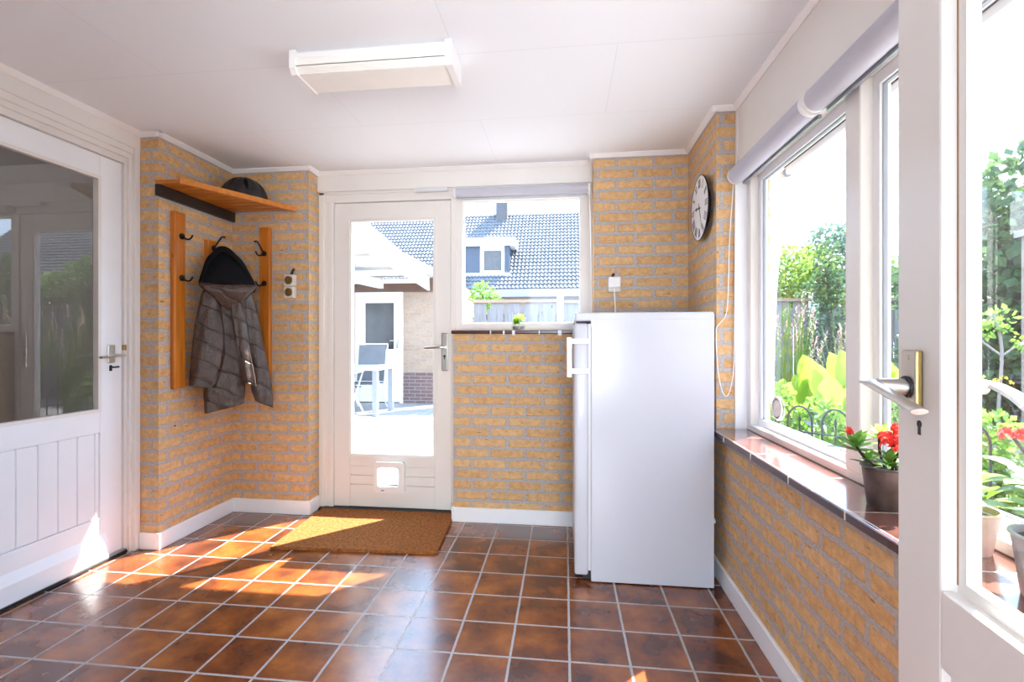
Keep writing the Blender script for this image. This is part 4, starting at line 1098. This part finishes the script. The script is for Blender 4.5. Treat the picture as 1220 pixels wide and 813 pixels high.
# ---- foliage helpers
def foliage(bm, blobs, n, size, rn, shell=.75):
    tot = sum(b[1][0] * b[1][1] + b[1][1] * b[1][2] for b in blobs)
    for c, r in blobs:
        k = int(n * (r[0] * r[1] + r[1] * r[2]) / tot)
        for _ in range(k):
            v = Vector((rn.gauss(0, 1), rn.gauss(0, 1), rn.gauss(0, 1))).normalized()
            q = shell + (1.06 - shell) * rn.random()
            if rn.random() < .2: q *= rn.random()
            p_ = Vector((c[0] + v.x * r[0] * q, c[1] + v.y * r[1] * q, max(GZ + .02, c[2] + v.z * r[2] * q)))
            d_ = (v * .6 + Vector((rn.uniform(-1, 1), rn.uniform(-1, 1), rn.uniform(-.9, .6)))).normalized()
            s_ = d_.cross(Vector((rn.uniform(-1, 1), rn.uniform(-1, 1), rn.uniform(-.2, 1.)))).normalized()
            L_ = size * rn.uniform(.6, 1.3); w_ = L_ * .34
            a = bm.verts.new(p_); b_ = bm.verts.new(p_ + d_ * L_ * .5 + s_ * w_); c_ = bm.verts.new(p_ + d_ * L_); e_ = bm.verts.new(p_ + d_ * L_ * .5 - s_ * w_)
            bm.faces.new([a, b_, c_, e_])
def tree(name, label, cat, base, blobs, n, size, mat, seed, trunk=.09, group=None):
    rn = random.Random(seed)
    t = thing(name, label, cat, base, group)
    bm = BM()
    top = max(b[0][2] for b in blobs)
    tube(bm, smooth_path([Vector(base), Vector((base[0] + .05, base[1], base[2] + (top - base[2]) * .5)), Vector((blobs[0][0][0], blobs[0][0][1], top))], 4), [trunk * (1 - .07 * k) for k in range(9)], 8)
    for c, r in blobs[1:]:
        tube(bm, [Vector((base[0], base[1], base[2] + (top - base[2]) * .35)), Vector(c)], [trunk * .5, trunk * .2], 6)
    obj('trunk', bm, 'bark', t, True)
    bm = BM(); foliage(bm, blobs, n, size, rn); obj('foliage', bm, mat, t, recalc=False)
    return t
G_TREE = 'trees beyond the garden fence'
tree('garden_tree', 'tall blue green tree rising highest above the garden fence', 'tree', (8.2, 16.6, GZ), [((8.2, 16.6, 3.6), (.75, .75, 1.15)), ((7.7, 16.4, 2.9), (.6, .6, .9)), ((8.8, 16.8, 3.2), (.7, .7, 1.0)), ((8.0, 16.8, 2.2), (1., .9, .8)), ((9.2, 16.5, 2.4), (.8, .8, .8))], 5200, .17, 'tree_blue', 11, .12, G_TREE)
tree('garden_tree', 'yellow green tree beyond the fence beside the awning arm', 'tree', (5.55, 13.6, GZ), [((5.4, 13.6, 2.7), (.8, .8, .85)), ((5.9, 13.7, 2.3), (.8, .8, .8)), ((5.0, 13.5, 2.1), (.7, .7, .8)), ((6.4, 13.8, 2.9), (.5, .5, .6))], 4200, .14, 'tree_lime', 12, .10, G_TREE)
tree('garden_tree', 'mid green tree seen between the long window post and the open door', 'tree', (8.9, 13.2, GZ), [((8.9, 13.2, 2.6), (1.0, 1.0, .9)), ((8.3, 13.4, 2.1), (.8, .8, .9)), ((9.6, 13.0, 2.3), (.9, .9, .9))], 3800, .17, 'tree_mid', 13, .1, G_TREE)
tree('columnar_conifer', 'slim dark conifer standing at the garden fence', 'conifer', (4.05, 8.28, GZ), [((4.05, 8.28, 2.15), (.16, .16, .55)), ((4.05, 8.28, 1.5), (.24, .24, .7)), ((4.05, 8.28, .8), (.30, .30, .7))], 2600, .075, 'hedge', 14, .05)
t = thing('clipped_hedge', 'dense dark ivy hedge along the top of the garden fence', 'hedge', (6.4, 9.2, GZ))
bm = BM(); foliage(bm, [((4.6 + k * .62, 9.25, 1.75 + .10 * math.sin(k * 2.1)), (.55, .32, .55)) for k in range(8)], 9500, .085, random.Random(15)); obj('foliage', bm, 'hedge', t, recalc=False)
bm = BM()
for k in range(8): tube(bm, [(4.6 + k * .62, 9.25, GZ), (4.6 + k * .62, 9.25, 1.6)], .03, 6)
obj('stems', bm, 'bark', t)
tree('garden_bush', 'tall leafy bush mirrored in the hall door glass', 'bush', (1.98, 7.25, GZ), [((1.98, 7.25, 1.75), (.45, .5, .85)), ((1.85, 7.4, 1.0), (.45, .5, .7)), ((2.15, 7.5, 2.3), (.35, .4, .5))], 3000, .12, 'plant', 16, .05)
tree('garden_bush', 'large dark laurel filling the view through the open door glass', 'bush', (5.7, 7.1, GZ), [((5.5, 7.2, 1.6), (.9, .8, 1.3)), ((6.3, 6.7, 1.9), (.9, .8, 1.3)), ((5.9, 7.0, 2.9), (.6, .6, .7)), ((6.9, 6.6, 2.9), (.7, .7, .9)), ((5.3, 7.1, .7), (.9, .7, .8)), ((6.6, 6.4, .6), (.9, .7, .8))], 9000, .16, 'hedge', 17, .09)
tree('garden_bush', 'bright green low shrub outside the near pane', 'bush', (2.95, 3.85, GZ), [((2.95, 3.85, .28), (.24, .24, .34)), ((3.10, 3.72, .2), (.22, .22, .26))], 1800, .055, 'plant', 18, .02)
tree('garden_bush', 'pale green bush beside the white gate', 'bush', (-1.45, 9.1, GZ), [((-1.50, 9.1, 1.98), (.24, .22, .20)), ((-1.30, 9.1, 1.82), (.16, .16, .14)), ((-1.5, 9.1, 1.4), (.22, .2, .5))], 900, .07, 'plant', 19, .02)
t = thing('climbing_rose', 'slim pale rose stem with yellow blooms outside the near pane', 'rose', (3.55, 4.55, GZ))
bm = BM(); tube(bm, smooth_path([(3.55, 4.55, GZ), (3.54, 4.56, .5), (3.56, 4.55, 1.05), (3.52, 4.58, 1.35)], 4), .012, 6); tube(bm, smooth_path([(3.56, 4.55, 1.0), (3.42, 4.6, 1.15), (3.34, 4.62, 1.30)], 4), .008, 6); tube(bm, smooth_path([(3.56, 4.55, 1.0), (3.7, 4.5, 1.12), (3.85, 4.45, 1.15)], 4), .008, 6); obj('stems', bm, 'fence', t)
bm = BM(); foliage(bm, [((3.4, 4.6, 1.22), (.14, .1, .08)), ((3.75, 4.5, 1.12), (.16, .1, .07)), ((3.54, 4.56, 1.3), (.1, .1, .1))], 260, .05, random.Random(20)); obj('foliage', bm, 'plant', t, recalc=False)
bm = BM()
for q in range(7): cluster(bm, (3.3 + .05 * q, 4.52, .78 + .02 * (q % 3)), .022, 6, rnd)
obj('blossoms', bm, 'yellow', t)

# ---- garden plants right outside the long window
def big_leaf_plant(base, n, hgt, L, seed, label):
    rn = random.Random(seed); t = thing('large_leaf_plant', label, 'plant', base, 'large leafed plants in the bed'); bm = BM(); bs = BM()
    for i in range(n):
        a = i * 2.4 + rn.random(); r = .06 + .22 * rn.random(); hh = hgt * rn.uniform(.55, 1.0)
        tip = Vector(base) + Vector((math.cos(a) * r, math.sin(a) * r, hh * .62))
        tube(bs, smooth_path([Vector(base), Vector(base).lerp(tip, .6) + Vector((0, 0, .08)), tip], 4), .009, 6)
        face = rn.uniform(-.6, .6) - PI / 2       # blades turned broadside towards the light from the lawn
        leaf(bm, tip, (math.cos(a) * .35, math.sin(a) * .35, 1.0), L * rn.uniform(.8, 1.15), L * .58, up=(math.cos(face), math.sin(face), .1), curl=rn.uniform(-.25, .05), n=9)
    obj('leaves', bm, 'big_leaf', t, True); obj('stalks', bs, 'plant', t, True)
big_leaf_plant((2.66, 5.30, GZ), 15, 1.12, .37, 31, 'lime large leafed plant behind the arched wire fence')
big_leaf_plant((3.20, 5.55, GZ), 15, 1.15, .38, 32, 'lime large leafed plant nearest the window post')
big_leaf_plant((2.06, 5.46, GZ), 8, .85, .30, 33, 'lime large leafed plant beside the pink grass')
def grass_clump(base, n, hgt, seed, label):
    rn = random.Random(seed); t = thing('plume_grass', label, 'ornamental grass', base, 'plume grasses in the bed'); bm = BM(); bp = BM()
    for i in range(n):
        a = rn.random() * 2 * PI; sp = rn.uniform(.05, .34); hh = hgt * rn.uniform(.6, 1.0)
        tip = Vector(base) + Vector((math.cos(a) * sp, math.sin(a) * sp, hh)); b0 = Vector(base) + Vector((math.cos(a) * .06, math.sin(a) * .06, 0))
        mid = b0.lerp(tip, .5) - Vector((math.cos(a), math.sin(a), 0)) * sp * .15
        tube(bm, smooth_path([b0, mid, tip], 3), .004, 4)
        if i % 2 == 0:
            d_ = (tip - mid).normalized()
            for k in range(16):
                q = tip - d_ * (.018 * k - .06); v = Vector((rn.uniform(-1, 1), rn.uniform(-1, 1), 1.2)).normalized()
                leaf(bp, q, v, .05, .012, curl=.2, n=2)
    t['kind'] = 'thing'; obj('blades', bm, 'plant', t); tag(obj('plumes', bp, 'plume', t, recalc=False), kind='stuff')
grass_clump((1.98, 6.05, GZ), 60, 1.6, 41, 'tall pink plumed grass at the far end of the bed')
grass_clump((2.55, 5.95, GZ), 60, 1.65, 42, 'tall pink plumed grass before the fence')
grass_clump((3.35, 6.45, GZ), 40, 1.4, 43, 'shorter pink plumed grass behind the large leaves')
tree('garden_perennial', 'loose green perennial behind the arched wire fence', 'plant', (2.35, 4.75, GZ), [((2.25, 4.72, .25), (.26, .22, .36)), ((1.95, 4.95, .32), (.22, .2, .42))], 1700, .06, 'plant', 44, .012)
tree('garden_perennial', 'loose green perennial below the large leaves', 'plant', (2.85, 4.75, GZ), [((2.80, 4.50, .25), (.22, .22, .36)), ((3.15, 4.45, .28), (.22, .22, .36))], 1700, .06, 'tree_mid', 45, .012)
tree('garden_perennial', 'low grey green perennial at the far end of the wire fence', 'plant', (1.25, 5.9, GZ), [((1.25, 5.75, .3), (.3, .25, .4)), ((1.2, 6.2, .35), (.3, .3, .45)), ((.9, 6.6, .3), (.3, .3, .4))], 3000, .07, 'tree_mid', 46, .012)

# arched wire fence
A_f, B_f = Vector((2.75, 3.55, GZ)), Vector((.75, 5.70, GZ))
t = thing('wire_fence', 'low black arched wire edging in front of the plants', 'edging fence', tuple(A_f))
dF = (B_f - A_f); LF = dF.length; dF.normalize(); nh = int(LF / .265)
for k in range(nh):
    s0 = A_f + dF * (k * .265 + .03); bm = BM(); rr = .095
    pts = [s0, s0 + Vector((0, 0, .50))] + [s0 + dF * (rr - rr * math.cos(a)) + Vector((0, 0, .50 + .13 * math.sin(a))) for a in [PI * q / 10 for q in range(1, 10)]] + [s0 + dF * 2 * rr + Vector((0, 0, .50)), s0 + dF * 2 * rr]
    tube(bm, pts, .008, 6)
    m_ = s0 + dF * rr; tube(bm, [m_, m_ + Vector((0, 0, .50)), m_ + Vector((0, 0, .56))], [.006, .006, .002], 6); lathe(bm, [(0, .50), (.016, .515), (0, .56)], m_, 6)
    obj('hoop', bm, 'fence_black', t)
bm = BM(); tube(bm, [A_f + Vector((0, 0, .42)), B_f + Vector((0, 0, .42))], .008, 6); tube(bm, [A_f + Vector((0, 0, .08)), B_f + Vector((0, 0, .08))], .008, 6); obj('rail', bm, 'fence_black', t)

# brick garden pillar and awning outside the window
bm = BM(); box(bm, 4.72, 5.1, 5.45, 5.8, GZ, 2.2); t = thing('garden_pillar', 'grey brick garden pillar at the edge of the open door glass', 'pillar', (4.9, 5.6, GZ)); obj('pillar_shaft', bm, 'house_wall', t)
bx('pillar_cap', 'gravel', t, 4.68, 5.14, 5.41, 5.84, 2.2, 2.27)
t = thing('awning', 'folded awning outside the long window with a white hanging arm', 'awning', (1.05, 1.5, 1.95))
bm = BM(); box(bm, .985, 1.09, .1, 2.56, 1.955, 2.05, bev=.02, seg=2); obj('awning_case', bm, 'fascia_brown', t)
bm = BM(); box(bm, 1.04, 1.10, .1, 2.56, 1.915, 1.955, bev=.008); obj('front_bar', bm, 'frame_white', t)
bm = BM(); tube(bm, smooth_path([(1.05, 2.53, 1.93), (1.055, 2.60, 1.72), (1.06, 2.69, 1.49), (1.06, 2.74, 1.15), (1.05, 2.74, .8)], 4), [.012 + .001 * k for k in range(17)], 10); obj('awning_arm', bm, 'render_white', t, True)
bm = BM(); lathe(bm, [(.022, 2.51), (.022, 2.55)], (1.05, 0, 1.925), 16, 'y'); obj('arm_joint', bm, 'frame_grey', t)
bx('wall_bracket', 'fascia_brown', t, .93, .99, .2, .26, 1.96, 2.03)

# ================================================================== LIGHT
world = bpy.data.worlds.new('sky'); sc.world = world; world.use_nodes = True
nt = world.node_tree; nt.nodes.clear()
wo = nt.nodes.new('ShaderNodeOutputWorld'); bg = nt.nodes.new('ShaderNodeBackground')
tc = nt.nodes.new('ShaderNodeTexCoord'); sp = nt.nodes.new('ShaderNodeSeparateXYZ'); nt.links.new(tc.outputs['Generated'], sp.inputs[0])
nt.links.new(ramp(nt, sp.outputs[2], [(.0, (.71, .90, 1.15)), (.25, (.63, .86, 1.17)), (.8, (.51, .77, 1.17))]), bg.inputs[0])
bg.inputs[1].default_value = 1.0
nt.links.new(bg.outputs[0], wo.inputs[0])
sun = bpy.data.lights.new('sun', 'SUN'); sun.energy = 4.1; sun.angle = math.radians(.6); sun.color = (1, .96, .90)
so = bpy.data.objects.new('sun', sun); C.objects.link(so)
so.rotation_euler = Vector((-.595, -.605, -1)).to_track_quat('-Z', 'Y').to_euler(); so.location = (3, 5, 6)
pl = bpy.data.lights.new('hall_lamp', 'POINT'); pl.energy = 2.2; pl.shadow_soft_size = .12; pl.color = (1, .93, .85)
po = bpy.data.objects.new('hall_lamp', pl); C.objects.link(po); po.location = (-3.9, 1.7, 2.2)

al = bpy.data.lights.new('fill_light', 'AREA'); al.shape = 'RECTANGLE'; al.size = 1.3; al.size_y = .7; al.energy = 12; al.color = (.86, .95, 1)  # added fill behind the camera, lifts surfaces facing it; no real lamp
ao = bpy.data.objects.new('fill_light', al); C.objects.link(ao); ao.location = (.35, -2.3, .78)
a2 = bpy.data.lights.new('fill_light', 'AREA'); a2.shape = 'RECTANGLE'; a2.size = .9; a2.size_y = .9; a2.energy = 9; a2.color = (.88, .95, 1)  # second added fill, aimed at the coat nook side
a2o = bpy.data.objects.new('fill_light', a2); C.objects.link(a2o); a2o.location = (.95, -2.2, 1.5)
a2o.rotation_euler = Vector((-.5, 1, -.02)).to_track_quat('-Z', 'Y').to_euler()
ao.rotation_euler = Vector((-.1, 1, .06)).to_track_quat('-Z', 'Y').to_euler()

# ================================================================== CAMERA
cam = bpy.data.cameras.new('camera'); co = bpy.data.objects.new('camera', cam); C.objects.link(co)
cam.sensor_width = 36; cam.lens = 594.6 / 1220 * 36; cam.clip_start = .02; cam.clip_end = 200
cam.shift_x = (610 - 601.1) / 1220; cam.shift_y = (405.5 - 406.5) / 1220
co.location = (0, 0, 1.129); co.rotation_euler = (PI / 2, 0, .1197)
sc.camera = co
sc.view_settings.view_transform = 'Standard'; sc.view_settings.look = 'None'
sc.view_settings.exposure = 2.97; sc.view_settings.gamma = 1; sc.view_settings.use_curve_mapping = False
sc.cycles.max_bounces = 14; sc.cycles.diffuse_bounces = 10; sc.cycles.glossy_bounces = 6; sc.cycles.transmission_bounces = 6
sc.cycles.transparent_max_bounces = 24; sc.cycles.caustics_reflective = False; sc.cycles.caustics_refractive = False
sc.cycles.sample_clamp_indirect = 6
